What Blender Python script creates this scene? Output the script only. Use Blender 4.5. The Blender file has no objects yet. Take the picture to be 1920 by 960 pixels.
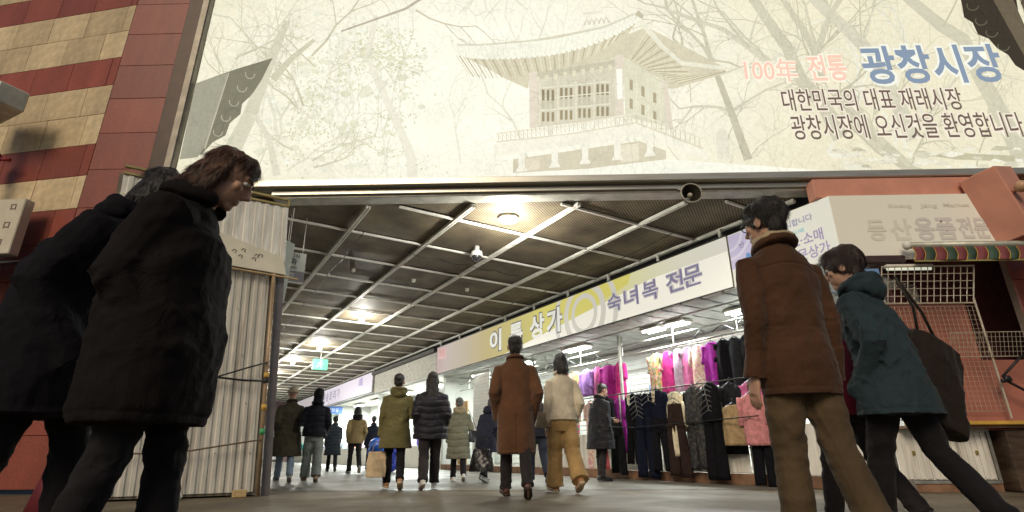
import bpy, bmesh, math, random
import numpy as np
from mathutils import Vector, Matrix

S = bpy.context.scene
COL = S.collection
R = math.radians

# ------------------------------------------------------------------ camera, sky, sun, exposure
CAM_H, FPX, PITCH, ROLL = 0.48, 1020.0, R(19.95), R(-0.3)
cam_d = bpy.data.cameras.new('camera')
cam_d.sensor_width = 36.0
cam_d.lens = 36.0 * FPX / 1920.0
cam_d.clip_start, cam_d.clip_end = 0.05, 600
cam = bpy.data.objects.new('camera', cam_d)
COL.objects.link(cam)
cam.location = (0, 0, CAM_H)
_fw = Vector((0, math.cos(PITCH), math.sin(PITCH)))
_u0 = Vector((0, -math.sin(PITCH), math.cos(PITCH)))
_r0 = Vector((1, 0, 0))
_up = _u0 * math.cos(ROLL) - _r0 * math.sin(ROLL)
_rt = _r0 * math.cos(ROLL) + _u0 * math.sin(ROLL)
cam.rotation_euler = Matrix((_rt, _up, -_fw)).transposed().to_euler()
S.camera = cam

SUN_EL, SUN_AZ = R(32), R(-158)          # street light from behind and left of the camera
w = bpy.data.worlds.new('World')
S.world = w
w.use_nodes = True
wn = w.node_tree
sky = wn.nodes.new('ShaderNodeTexSky')
sky.sky_type = 'NISHITA'
sky.sun_disc = False
sky.sun_elevation = SUN_EL
sky.sun_rotation = SUN_AZ
bg = wn.nodes['Background']
wn.links.new(sky.outputs[0], bg.inputs[0])
bg.inputs[1].default_value = 0.03

sd = bpy.data.lights.new('street_light', 'SUN')
sd.energy = 1.35
sd.angle = R(24)
sd.color = (1.0, 0.84, 0.62)
sun = bpy.data.objects.new('street_light', sd)
COL.objects.link(sun)
_sdir = Vector((math.sin(SUN_AZ) * math.cos(SUN_EL), math.cos(SUN_AZ) * math.cos(SUN_EL), math.sin(SUN_EL)))
sun.rotation_euler = (-_sdir).to_track_quat('-Z', 'Y').to_euler()
sun.location = _sdir * 30

S.view_settings.view_transform = 'Standard'
S.view_settings.look = 'None'
S.view_settings.exposure = 0.45
S.view_settings.gamma = 1.0
S.view_settings.use_curve_mapping = False
S.cycles.use_denoising = True
S.cycles.max_bounces = 6

# ------------------------------------------------------------------ frames
CA = R(31.3)                              # the passage runs 31 degrees to the left
D = Vector((-math.sin(CA), math.cos(CA), 0))
N = Vector((math.cos(CA), math.sin(CA), 0))
Z = Vector((0, 0, 1))


def cw(v, u, z=0.0):
    """passage frame -> world: v across (to the right), u along, z up"""
    return N * v + D * u + Z * z


FA = math.atan(-0.025)                    # the street front is nearly square to the camera
FX = Vector((math.cos(FA), math.sin(FA), 0))
FO = Vector((math.sin(FA), -math.cos(FA), 0))     # outwards, towards the street
FORG = Vector((0, 7.3, 0))


def fwd(x, out=0.0, z=0.0):
    return FORG + FX * x + FO * out + Z * z


def panel_xz(px, py, out=0.0):
    """a spot of the printed picture -> (x, z) on the billboard's own plane"""
    d = _rt * ((px - 960) / FPX) - _up * ((py - 480) / FPX) + _fw
    p0 = FORG + FO * out
    t = (p0 - Vector((0, 0, CAM_H))).dot(FO) / d.dot(FO)
    p = Vector((0, 0, CAM_H)) + d * t
    return (p - FORG).dot(FX), p.z


# ------------------------------------------------------------------ materials
MATS = {}


def srgb(r, g, b):
    f = lambda c: (c / 255 / 12.92) if c / 255 <= 0.04045 else ((c / 255 + 0.055) / 1.055) ** 2.4
    return (f(r), f(g), f(b), 1)


def mat(name, col, rough=0.7, metal=0.0, var=0.18, scale=6.0, bump=0.0, bscale=60.0, spec=0.4, stretch=None,
        sheen=0.0, col2=None, thr=(0.35, 0.7), piece=0.0, folds=0.0):
    if name in MATS:
        return MATS[name]
    m = bpy.data.materials.new(name)
    m.use_nodes = True
    nt = m.node_tree
    b = nt.nodes['Principled BSDF']
    b.inputs['Roughness'].default_value = rough
    b.inputs['Metallic'].default_value = metal
    b.inputs['Specular IOR Level'].default_value = spec
    if sheen:
        b.inputs['Sheen Weight'].default_value = sheen
        b.inputs['Sheen Roughness'].default_value = 0.5
    tc = nt.nodes.new('ShaderNodeTexCoord')
    src = tc.outputs['Object']
    if stretch:
        mp = nt.nodes.new('ShaderNodeMapping')
        mp.inputs['Scale'].default_value = stretch
        nt.links.new(src, mp.inputs[0])
        src = mp.outputs[0]
    no = nt.nodes.new('ShaderNodeTexNoise')
    no.inputs['Scale'].default_value = scale
    no.inputs['Detail'].default_value = 6
    nt.links.new(src, no.inputs['Vector'])
    rp = nt.nodes.new('ShaderNodeValToRGB')
    e = rp.color_ramp.elements
    c2 = col2 if col2 else tuple(min(1, c * (1 + var)) for c in col[:3])
    c1 = tuple(c * (1 - var) for c in col[:3]) if not col2 else col[:3]
    e[0].position, e[1].position = thr
    e[0].color = (*c1, 1)
    e[1].color = (*c2[:3], 1)
    nt.links.new(no.outputs['Fac'], rp.inputs[0])
    out_c = rp.outputs[0]
    if piece:                        # every piece of stone or sheet has its own shade, plus grime of its own shape
        oi = nt.nodes.new('ShaderNodeObjectInfo')
        mr = nt.nodes.new('ShaderNodeMapRange')
        mr.inputs['To Min'].default_value = 1 - piece
        mr.inputs['To Max'].default_value = 1 + piece * .6
        nt.links.new(oi.outputs['Random'], mr.inputs['Value'])
        ge = nt.nodes.new('ShaderNodeNewGeometry')
        mp2 = nt.nodes.new('ShaderNodeMapping')
        mp2.inputs['Scale'].default_value = (1.6, 1.6, .45)
        nt.links.new(ge.outputs['Position'], mp2.inputs[0])
        ng = nt.nodes.new('ShaderNodeTexNoise')
        ng.inputs['Scale'].default_value = 1.4
        ng.inputs['Detail'].default_value = 9
        ng.inputs['Roughness'].default_value = .7
        nt.links.new(mp2.outputs[0], ng.inputs['Vector'])
        mg = nt.nodes.new('ShaderNodeMapRange')
        mg.inputs['From Min'].default_value = .35
        mg.inputs['From Max'].default_value = .65
        mg.inputs['To Min'].default_value = 1 - piece * 1.4
        mg.inputs['To Max'].default_value = 1.08
        nt.links.new(ng.outputs['Fac'], mg.inputs['Value'])
        mm = nt.nodes.new('ShaderNodeMath')
        mm.operation = 'MULTIPLY'
        nt.links.new(mr.outputs[0], mm.inputs[0])
        nt.links.new(mg.outputs[0], mm.inputs[1])
        mx = nt.nodes.new('ShaderNodeMix')
        mx.data_type = 'RGBA'
        mx.blend_type = 'MULTIPLY'
        mx.inputs[0].default_value = 1
        nt.links.new(out_c, mx.inputs[6])
        nt.links.new(mm.outputs[0], mx.inputs[7])
        out_c = mx.outputs[2]
    nt.links.new(out_c, b.inputs['Base Color'])
    if bump:
        n2 = nt.nodes.new('ShaderNodeTexNoise')
        n2.inputs['Scale'].default_value = bscale
        n2.inputs['Detail'].default_value = 4
        nt.links.new(src, n2.inputs['Vector'])
        bp = nt.nodes.new('ShaderNodeBump')
        bp.inputs['Strength'].default_value = bump
        bp.inputs['Distance'].default_value = 0.01
        nt.links.new(n2.outputs['Fac'], bp.inputs['Height'])
        if folds:
            n3 = nt.nodes.new('ShaderNodeTexNoise')
            n3.inputs['Scale'].default_value = 7.5
            n3.inputs['Detail'].default_value = 3
            n3.inputs['Distortion'].default_value = 1.6
            nt.links.new(src, n3.inputs['Vector'])
            b3 = nt.nodes.new('ShaderNodeBump')
            b3.inputs['Strength'].default_value = folds
            b3.inputs['Distance'].default_value = 0.035
            nt.links.new(n3.outputs['Fac'], b3.inputs['Height'])
            nt.links.new(b3.outputs[0], bp.inputs['Normal'])
        nt.links.new(bp.outputs[0], b.inputs['Normal'])
    MATS[name] = m
    return m


def emat(name, col, strength, base=0.4):
    """a lit surface: lamp, tube or backlit sheet"""
    if name in MATS:
        return MATS[name]
    m = bpy.data.materials.new(name)
    m.use_nodes = True
    b = m.node_tree.nodes['Principled BSDF']
    b.inputs['Base Color'].default_value = (*[c * base for c in col[:3]], 1)
    b.inputs['Roughness'].default_value = 0.4
    b.inputs['Emission Color'].default_value = (*col[:3], 1)
    b.inputs['Emission Strength'].default_value = strength
    MATS[name] = m
    return m


def print_mat(name, strength):
    """backlit print: colours of the ink come from the mesh attribute"""
    if name in MATS:
        return MATS[name]
    m = bpy.data.materials.new(name)
    m.use_nodes = True
    nt = m.node_tree
    nt.nodes.clear()
    at = nt.nodes.new('ShaderNodeAttribute')
    at.attribute_name = 'ink'
    no = nt.nodes.new('ShaderNodeTexNoise')
    no.inputs['Scale'].default_value = 1.3
    no.inputs['Detail'].default_value = 8
    no.inputs['Roughness'].default_value = 0.65
    tc = nt.nodes.new('ShaderNodeTexCoord')
    nt.links.new(tc.outputs['Object'], no.inputs['Vector'])
    mr = nt.nodes.new('ShaderNodeMapRange')
    mr.inputs['To Min'].default_value = 0.86
    mr.inputs['To Max'].default_value = 1.08
    nt.links.new(no.outputs['Fac'], mr.inputs['Value'])
    val = mr.outputs[0]

    def mul(a, b_):
        q = nt.nodes.new('ShaderNodeMath')
        q.operation = 'MULTIPLY'
        nt.links.new(a, q.inputs[0])
        nt.links.new(b_, q.inputs[1])
        return q.outputs[0]
    for sc_, wid, amt, ms in ((2.2, .035, .16, .9), (5.0, .05, .13, 1.4), (11.0, .07, .10, 2.0)):
        ds = nt.nodes.new('ShaderNodeTexNoise')            # bends the twigs
        ds.inputs['Scale'].default_value = sc_ * .8
        ds.inputs['Detail'].default_value = 3
        nt.links.new(tc.outputs['Object'], ds.inputs['Vector'])
        ad = nt.nodes.new('ShaderNodeMix')
        ad.data_type = 'RGBA'
        ad.blend_type = 'LINEAR_LIGHT'
        ad.inputs[0].default_value = .35 / sc_
        nt.links.new(tc.outputs['Object'], ad.inputs[6])
        nt.links.new(ds.outputs['Color'], ad.inputs[7])
        st = nt.nodes.new('ShaderNodeMapping')
        st.inputs['Scale'].default_value = (1.7, .75, 0)
        st.inputs['Rotation'].default_value = (0, 0, .25)
        nt.links.new(ad.outputs[2], st.inputs[0])
        vo = nt.nodes.new('ShaderNodeTexVoronoi')
        vo.feature = 'DISTANCE_TO_EDGE'
        vo.inputs['Scale'].default_value = sc_
        nt.links.new(st.outputs[0], vo.inputs['Vector'])
        ln_ = nt.nodes.new('ShaderNodeMapRange')
        ln_.inputs['From Max'].default_value = wid
        ln_.inputs['To Min'].default_value = 1
        ln_.inputs['To Max'].default_value = 0
        nt.links.new(vo.outputs['Distance'], ln_.inputs['Value'])
        mk = nt.nodes.new('ShaderNodeTexNoise')            # where the brush is dense
        mk.inputs['Scale'].default_value = ms
        mk.inputs['Detail'].default_value = 4
        nt.links.new(tc.outputs['Object'], mk.inputs['Vector'])
        mm = nt.nodes.new('ShaderNodeMapRange')
        mm.inputs['From Min'].default_value = .44
        mm.inputs['From Max'].default_value = .62
        mm.inputs['To Max'].default_value = amt
        nt.links.new(mk.outputs['Fac'], mm.inputs['Value'])
        sb_ = nt.nodes.new('ShaderNodeMath')
        sb_.operation = 'SUBTRACT'
        sb_.inputs[0].default_value = 1
        nt.links.new(mul(ln_.outputs[0], mm.outputs[0]), sb_.inputs[1])
        val = mul(val, sb_.outputs[0])
    fine = nt.nodes.new('ShaderNodeTexNoise')
    fine.inputs['Scale'].default_value = 16
    fine.inputs['Detail'].default_value = 6
    fine.inputs['Roughness'].default_value = .7
    nt.links.new(tc.outputs['Object'], fine.inputs['Vector'])
    fr_ = nt.nodes.new('ShaderNodeMapRange')
    fr_.inputs['From Min'].default_value = .3
    fr_.inputs['From Max'].default_value = .7
    fr_.inputs['To Min'].default_value = .9
    fr_.inputs['To Max'].default_value = 1.06
    nt.links.new(fine.outputs['Fac'], fr_.inputs['Value'])
    val = mul(val, fr_.outputs[0])
    mx = nt.nodes.new('ShaderNodeMix')
    mx.data_type = 'RGBA'
    mx.blend_type = 'MULTIPLY'
    mx.inputs[0].default_value = 1.0
    nt.links.new(at.outputs['Color'], mx.inputs[6])
    nt.links.new(val, mx.inputs[7])
    em = nt.nodes.new('ShaderNodeEmission')
    em.inputs['Strength'].default_value = strength
    nt.links.new(mx.outputs[2], em.inputs[0])
    out = nt.nodes.new('ShaderNodeOutputMaterial')
    nt.links.new(em.outputs[0], out.inputs[0])
    MATS[name] = m
    return m


TMP = bpy.data.scenes.new('workbench')       # scratch scene: keeps evaluation of one mesh cheap


def evaluated_mesh(o):
    TMP.collection.objects.link(o)
    vl = TMP.view_layers[0]
    vl.update()
    me = bpy.data.meshes.new_from_object(o.evaluated_get(vl.depsgraph))
    TMP.collection.objects.unlink(o)
    return me


# ------------------------------------------------------------------ mesh helpers
class MB:
    def __init__(self):
        self.v, self.f, self.c = [], [], None

    def raw(self, verts, faces):
        o = len(self.v)
        self.v.extend([tuple(p) for p in verts])
        self.f.extend([tuple(i + o for i in f) for f in faces])
        return self

    def box(self, c, s, ex=(1, 0, 0), ey=(0, 1, 0), ez=(0, 0, 1), bev=0.0):
        c, ex, ey, ez = Vector(c), Vector(ex), Vector(ey), Vector(ez)
        hx, hy, hz = s[0] / 2, s[1] / 2, s[2] / 2
        if not bev:
            P = [c + ex * (i * hx) + ey * (j * hy) + ez * (k * hz) for i in (-1, 1) for j in (-1, 1) for k in (-1, 1)]
            return self.raw(P, [(0, 1, 3, 2), (4, 6, 7, 5), (0, 4, 5, 1), (2, 3, 7, 6), (0, 2, 6, 4), (1, 5, 7, 3)])
        b = min(bev, hx * .9, hy * .9, hz * .9)
        P, idx = [], {}
        for i in (-1, 1):
            for j in (-1, 1):
                for k in (-1, 1):
                    for ax in range(3):
                        h = [hx, hy, hz]
                        q = [hx - b, hy - b, hz - b]
                        q[ax] = h[ax]
                        idx[(i, j, k, ax)] = len(P)
                        P.append(c + ex * (i * q[0]) + ey * (j * q[1]) + ez * (k * q[2]))
        F = []
        for ax in range(3):
            o1, o2 = [a for a in range(3) if a != ax]
            for s_ in (-1, 1):
                def key(a, b_):
                    t = [0, 0, 0]
                    t[ax] = s_
                    t[o1] = a
                    t[o2] = b_
                    return idx[(t[0], t[1], t[2], ax)]
                F.append((key(-1, -1), key(1, -1), key(1, 1), key(-1, 1)))
            for a in (-1, 1):
                for b_ in (-1, 1):
                    t1 = [0, 0, 0]
                    t1[ax] = -1
                    t1[o1] = a
                    t1[o2] = b_
                    t2 = list(t1)
                    t2[ax] = 1
                    F.append((idx[(*t1, o1)], idx[(*t2, o1)], idx[(*t2, o2)], idx[(*t1, o2)]))
        for i in (-1, 1):
            for j in (-1, 1):
                for k in (-1, 1):
                    F.append((idx[(i, j, k, 0)], idx[(i, j, k, 1)], idx[(i, j, k, 2)]))
        return self.raw(P, F)

    def rings(self, rings, cap=True):
        n = len(rings[0])
        P = [p for r in rings for p in r]
        F = []
        for a in range(len(rings) - 1):
            for i in range(n):
                j = (i + 1) % n
                F.append((a * n + i, a * n + j, (a + 1) * n + j, (a + 1) * n + i))
        if cap:
            for a, rev in ((0, True), (len(rings) - 1, False)):
                cc = sum((Vector(p) for p in rings[a]), Vector()) / n
                k = len(P)
                P.append(cc)
                for i in range(n):
                    j = (i + 1) % n
                    F.append((k, a * n + j, a * n + i) if rev else (k, a * n + i, a * n + j))
        return self.raw(P, F)

    def loft(self, cs, ra, rb, A=(1, 0, 0), B=(0, 1, 0), n=20, p=2.0):
        A, B = Vector(A), Vector(B)
        rs = []
        for c, a, b in zip(cs, ra, rb):
            c = Vector(c)
            ring = []
            for i in range(n):
                t = 2 * math.pi * i / n
                ct, st = math.cos(t), math.sin(t)
                ring.append(c + A * (a * math.copysign(abs(ct) ** (2 / p), ct)) + B * (b * math.copysign(abs(st) ** (2 / p), st)))
            rs.append(ring)
        return self.rings(rs)

    def tube(self, pts, rad, n=8, flat=1.0, ref=None):
        pts = [Vector(p) for p in pts]
        if not isinstance(rad, (list, tuple)):
            rad = [rad] * len(pts)
        rs = []
        ref = Vector(ref) if ref else None
        pa = None
        for i, c in enumerate(pts):
            t = (pts[min(i + 1, len(pts) - 1)] - pts[max(i - 1, 0)]).normalized()
            if ref:
                a = (ref - t * ref.dot(t))
            elif pa is None:
                a = t.orthogonal()
            else:
                a = pa - t * pa.dot(t)
            a.normalize()
            pa = a
            b = t.cross(a)
            rs.append([c + a * (rad[i] * math.cos(2 * math.pi * k / n)) + b * (rad[i] * flat * math.sin(2 * math.pi * k / n)) for k in range(n)])
        return self.rings(rs)

    def ell(self, c, r, n=14, m=9, A=(1, 0, 0), B=(0, 1, 0), Cc=(0, 0, 1)):
        c, A, B, Cc = Vector(c), Vector(A), Vector(B), Vector(Cc)
        rs = []
        for k in range(1, m):
            t = math.pi * k / m - math.pi / 2
            rs.append([c + A * (r[0] * math.cos(t) * math.cos(2 * math.pi * i / n)) + B * (r[1] * math.cos(t) * math.sin(2 * math.pi * i / n)) + Cc * (r[2] * math.sin(t)) for i in range(n)])
        return self.rings(rs)

    def poly(self, pts, thick=0.0):
        """flat polygon, pts already 3D"""
        o = len(self.v)
        self.v.extend([tuple(p) for p in pts])
        self.f.append(tuple(range(o, o + len(pts))))
        return self

    def prism(self, pts, ext):
        n = len(pts)
        pts = [Vector(p) for p in pts]
        ext = Vector(ext)
        P = pts + [p + ext for p in pts]
        F = [tuple(range(n))[::-1], tuple(range(n, 2 * n))] + [(i, (i + 1) % n, n + (i + 1) % n, n + i) for i in range(n)]
        return self.raw(P, F)

    def mesh(self, name, smooth=False):
        me = bpy.data.meshes.new(name)
        me.from_pydata([tuple(p) for p in self.v], [], self.f)
        me.validate()
        if smooth:
            me.polygons.foreach_set('use_smooth', [True] * len(me.polygons))
        return me

    def build(self, name, m, parent=None, smooth=False):
        return link(name, self.mesh(name, smooth), m, parent)


def link(name, me, m, parent=None):
    o = bpy.data.objects.new(name, me)
    if m:
        me.materials.clear()
        me.materials.append(m)
    COL.objects.link(o)
    if parent:
        o.parent = parent
    return o


def tag(o, label=None, cat=None, group=None, kind=None):
    if label:
        o['label'] = label
    if cat:
        o['category'] = cat
    if group:
        o['group'] = group
    if kind:
        o['kind'] = kind
    return o


def thing(name, label, cat, loc=(0, 0, 0), rz=0.0, group=None):
    o = bpy.data.objects.new(name, None)
    o.empty_display_size = 0.1
    COL.objects.link(o)
    o.location = loc
    o.rotation_euler = (0, 0, rz)
    return tag(o, label, cat, group)


def frame_obj(o, ex, ey, en, org):
    o.matrix_basis = Matrix(((ex[0], ey[0], en[0], org[0]), (ex[1], ey[1], en[1], org[1]), (ex[2], ey[2], en[2], org[2]), (0, 0, 0, 1)))
    return o


def fix_normals(o):
    bm = bmesh.new()
    bm.from_mesh(o.data)
    bmesh.ops.recalc_face_normals(bm, faces=bm.faces)
    bm.to_mesh(o.data)
    bm.free()
    return o


def text_mesh(name, body, size, bold=0.0, shear=0.0, space=1.0, stretch=1.0, slant_up=0.0, extrude=0.0):
    c = bpy.data.curves.new(name, 'FONT')
    c.body = body
    c.size = size
    c.offset = bold
    c.shear = shear
    c.space_character = space
    c.extrude = extrude
    c.resolution_u = 3
    o = bpy.data.objects.new(name, c)
    me = evaluated_mesh(o)
    bpy.data.objects.remove(o)
    bpy.data.curves.remove(c)
    n = len(me.vertices)
    co = np.empty(n * 3)
    me.vertices.foreach_get('co', co)
    co = co.reshape(-1, 3)
    if n:
        co[:, 0] -= co[:, 0].min()
        co[:, 0] *= stretch
        co[:, 1] += slant_up * co[:, 0]
    me.vertices.foreach_set('co', co.ravel())
    me.materials.clear()
    return me


def fit_text(me, w_):
    n = len(me.vertices)
    co = np.empty(n * 3)
    me.vertices.foreach_get('co', co)
    co = co.reshape(-1, 3)
    co[:, 0] *= w_ / max(1e-6, co[:, 0].max() - co[:, 0].min())
    me.vertices.foreach_set('co', co.ravel())
    return me
#PART2

# ------------------------------------------------------------------ shared materials
M_ASPHALT = mat('worn_asphalt', (0.135, 0.108, 0.07), 0.8, var=0.3, scale=1.6, bump=0.25, bscale=90)
M_CONC = mat('passage_concrete', (0.175, 0.162, 0.135), 0.55, var=0.22, scale=1.1, bump=0.15, bscale=50)
M_STEEL = mat('galvanised_steel', (0.5, 0.49, 0.45), 0.38, 0.75, var=0.2, scale=9)
M_PAINTW = mat('cream_paint_on_steel', (0.76, 0.75, 0.68), 0.5, 0.0, var=0.12, scale=7)
M_DARKST = mat('dark_steel', (0.06, 0.055, 0.05), 0.5, 0.5)
M_CHROME = mat('polished_steel', (0.55, 0.53, 0.46), 0.34, 0.7, var=0.12, scale=3, stretch=(0.6, 6, 6))
M_BRONZE = mat('bronze_frame', (0.045, 0.026, 0.018), 0.4, 0.3)
M_REDT = mat('red_granite', (0.30, 0.072, 0.048), 0.42, var=0.35, scale=120, spec=0.35, piece=.16)
M_REDT2 = mat('red_granite_dark', (0.265, 0.064, 0.042), 0.42, var=0.35, scale=120, spec=0.35, piece=.16)
M_CREAMT = mat('cream_granite', (0.60, 0.47, 0.285), 0.45, var=0.14, scale=9, piece=.14)
M_CREAMT2 = mat('cream_granite_pale', (0.66, 0.525, 0.325), 0.45, var=0.14, scale=9, piece=.14)
M_MORTAR = mat('mortar', (0.16, 0.11, 0.08), 0.9)
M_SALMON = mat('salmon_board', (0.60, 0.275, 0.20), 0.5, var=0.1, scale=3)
M_SALMON_SHADE = mat('salmon_board_shade', (0.36, 0.13, 0.09), 0.5, var=0.12, scale=3)  # the salmon again, darker: shade on the booth put into the colour
M_WHITE = mat('white_sheet', (0.72, 0.71, 0.66), 0.5, var=0.06, scale=3)
M_WOODB = mat('brown_plank', (0.22, 0.12, 0.07), 0.7, var=0.35, scale=4, stretch=(1, 1, 1))
M_BLACK = mat('black_plastic', (0.012, 0.012, 0.014), 0.45)
M_YELLOW = mat('yellow_edge', (0.55, 0.33, 0.06), 0.5)


def expanded_metal():
    m = bpy.data.materials.new('expanded_metal_mesh')
    m.use_nodes = True
    nt = m.node_tree
    b = nt.nodes['Principled BSDF']
    b.inputs['Roughness'].default_value = 0.7
    b.inputs['Metallic'].default_value = 0.1
    tc = nt.nodes.new('ShaderNodeTexCoord')
    sep = nt.nodes.new('ShaderNodeSeparateXYZ')
    nt.links.new(tc.outputs['Object'], sep.inputs[0])

    def math_(op, a, b_=None, c=None):
        n_ = nt.nodes.new('ShaderNodeMath')
        n_.operation = op
        for i, q in enumerate((a, b_, c)):
            if q is None:
                continue
            if isinstance(q, (int, float)):
                n_.inputs[i].default_value = q
            else:
                nt.links.new(q, n_.inputs[i])
        return n_.outputs[0]
    a1 = math_('ADD', math_('MULTIPLY', sep.outputs[0], 40.0), math_('MULTIPLY', sep.outputs[1], 62.0))
    a2 = math_('SUBTRACT', math_('MULTIPLY', sep.outputs[0], 40.0), math_('MULTIPLY', sep.outputs[1], 62.0))
    s1 = math_('ABSOLUTE', math_('SINE', a1))
    s2 = math_('ABSOLUTE', math_('SINE', a2))
    hole = math_('MINIMUM', s1, s2)                      # 0 on the strands, 1 in the holes
    rp = nt.nodes.new('ShaderNodeValToRGB')
    e = rp.color_ramp.elements
    e[0].position, e[1].position = 0.38, 0.62
    e[0].color = (1, 1, 1, 1)
    e[1].color = (0.1, 0.09, 0.08, 1)
    nt.links.new(hole, rp.inputs[0])
    no = nt.nodes.new('ShaderNodeTexNoise')
    no.inputs['Scale'].default_value = 1.7
    no.inputs['Detail'].default_value = 7
    oi = nt.nodes.new('ShaderNodeObjectInfo')
    add = nt.nodes.new('ShaderNodeVectorMath')
    add.operation = 'ADD'
    nt.links.new(tc.outputs['Object'], add.inputs[0])
    sc = nt.nodes.new('ShaderNodeVectorMath')
    sc.operation = 'SCALE'
    sc.inputs[0].default_value = (37, 17, 5)
    nt.links.new(oi.outputs['Random'], sc.inputs['Scale'])
    nt.links.new(sc.outputs[0], add.inputs[1])
    nt.links.new(add.outputs[0], no.inputs['Vector'])
    r2 = nt.nodes.new('ShaderNodeValToRGB')
    e = r2.color_ramp.elements
    e[0].position, e[1].position = 0.3, 0.72
    e[0].color = (0.115, 0.09, 0.058, 1)
    e[1].color = (0.34, 0.275, 0.17, 1)
    nt.links.new(no.outputs['Fac'], r2.inputs[0])
    mx = nt.nodes.new('ShaderNodeMix')
    mx.data_type = 'RGBA'
    mx.blend_type = 'MULTIPLY'
    mx.inputs[0].default_value = 1
    nt.links.new(rp.outputs[0], mx.inputs[6])
    nt.links.new(r2.outputs[0], mx.inputs[7])
    nt.links.new(mx.outputs[2], b.inputs['Base Color'])
    bp = nt.nodes.new('ShaderNodeBump')
    bp.inputs['Strength'].default_value = 0.5
    bp.inputs['Distance'].default_value = 0.006
    bp.invert = True
    nt.links.new(hole, bp.inputs['Height'])
    nt.links.new(bp.outputs[0], b.inputs['Normal'])
    return m


M_MESH = expanded_metal()


def corrugated(name, col, rust=0.5):
    """weathered painted sheet: rust runs and dirt of their own shape"""
    m = mat(name, col, 0.55, 0.0, var=0.12, scale=3, stretch=(3, 3, 0.7))
    nt = m.node_tree
    b = nt.nodes['Principled BSDF']
    src = b.inputs['Base Color'].links[0].from_socket
    tc = nt.nodes.new('ShaderNodeTexCoord')
    mp = nt.nodes.new('ShaderNodeMapping')
    mp.inputs['Scale'].default_value = (7, 7, 0.55)
    nt.links.new(tc.outputs['Object'], mp.inputs[0])
    no = nt.nodes.new('ShaderNodeTexNoise')
    no.inputs['Scale'].default_value = 1.6
    no.inputs['Detail'].default_value = 8
    no.inputs['Roughness'].default_value = 0.6
    nt.links.new(mp.outputs[0], no.inputs['Vector'])
    rp = nt.nodes.new('ShaderNodeValToRGB')
    e = rp.color_ramp.elements
    e[0].position, e[1].position = 0.5, 0.68
    e[0].color = (0, 0, 0, 1)
    e[1].color = (rust, rust, rust, 1)
    nt.links.new(no.outputs['Fac'], rp.inputs[0])
    mx = nt.nodes.new('ShaderNodeMix')
    mx.data_type = 'RGBA'
    mx.inputs[7].default_value = (0.14, 0.085, 0.045, 1)
    nt.links.new(rp.outputs[0], mx.inputs[0])
    nt.links.new(src, mx.inputs[6])
    nt.links.new(mx.outputs[2], b.inputs['Base Color'])
    return m


M_CORR = corrugated('weathered_corrugated_sheet', (0.62, 0.595, 0.53), 0.42)
M_CORRW = corrugated('white_ribbed_sheet', (0.74, 0.72, 0.66), 0.35)

def worn_floor(m, dark, rough0):
    nt = m.node_tree
    b = nt.nodes['Principled BSDF']
    src = b.inputs['Base Color'].links[0].from_socket
    tc = nt.nodes.new('ShaderNodeTexCoord')
    for sc_, lo, hi, amt in ((.55, .44, .60, .35), (2.6, .52, .66, .3), (9.0, .60, .66, .45)):
        no = nt.nodes.new('ShaderNodeTexNoise')
        no.inputs['Scale'].default_value = sc_
        no.inputs['Detail'].default_value = 8
        no.inputs['Roughness'].default_value = .62
        no.inputs['Distortion'].default_value = .6
        nt.links.new(tc.outputs['Object'], no.inputs['Vector'])
        mr = nt.nodes.new('ShaderNodeMapRange')
        mr.inputs['From Min'].default_value = lo
        mr.inputs['From Max'].default_value = hi
        mr.inputs['To Max'].default_value = amt
        nt.links.new(no.outputs['Fac'], mr.inputs['Value'])
        mx = nt.nodes.new('ShaderNodeMix')
        mx.data_type = 'RGBA'
        mx.inputs[7].default_value = (*dark, 1)
        nt.links.new(mr.outputs[0], mx.inputs[0])
        nt.links.new(src, mx.inputs[6])
        src = mx.outputs[2]
        if sc_ < 1:
            r2 = nt.nodes.new('ShaderNodeMapRange')
            r2.inputs['From Min'].default_value = .35
            r2.inputs['From Max'].default_value = .65
            r2.inputs['To Min'].default_value = rough0
            r2.inputs['To Max'].default_value = rough0 + .3
            nt.links.new(no.outputs['Fac'], r2.inputs['Value'])
            nt.links.new(r2.outputs[0], b.inputs['Roughness'])
    nt.links.new(src, b.inputs['Base Color'])


worn_floor(M_ASPHALT, (.075, .06, .042), .5)
worn_floor(M_CONC, (.10, .092, .08), .35)

# ------------------------------------------------------------------ ground
g = MB().raw([(-90, -40, 0), (90, -40, 0), (90, 120, 0), (-90, 120, 0)], [(0, 1, 2, 3)]).build('ground', M_ASPHALT)
tag(g, kind='structure')
fl = MB().raw([fwd(-3.3, -0.9, .004), fwd(5.0, -0.9, .004), cw(7.9, 5, .004), cw(7.9, 44, .004), cw(0.4, 44, .004)], [(0, 1, 2, 3, 4)]).build('passage_floor', M_CONC)
tag(fl, kind='structure')

# ------------------------------------------------------------------ passage ceiling
ZC = 4.10
deck = MB().raw([fwd(-4.6, -0.32, 4.5), fwd(6.2, -0.32, 4.5), cw(10, 5, 4.5), cw(10, 44, 4.5), cw(0.3, 44, 4.5), cw(0.3, 9, 4.5)], [(0, 1, 2, 3, 4, 5)]).build('ceiling', M_DARKST)
tag(deck, kind='structure')
PV = [0.72, 2.10, 3.48, 4.86, 6.24, 7.62]
PU = [3.40 + 1.365 * i for i in range(31)]


def clip(poly):
    """keep what lies behind the street front"""
    out = []
    p0, nn = FORG - FO * 0.36, -FO
    dd = [(p - p0).dot(nn) for p in poly]
    for i in range(len(poly)):
        j = (i + 1) % len(poly)
        if dd[i] >= 0:
            out.append(poly[i])
        if (dd[i] >= 0) != (dd[j] >= 0):
            t = dd[i] / (dd[i] - dd[j])
            out.append(poly[i].lerp(poly[j], t))
    return out


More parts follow.
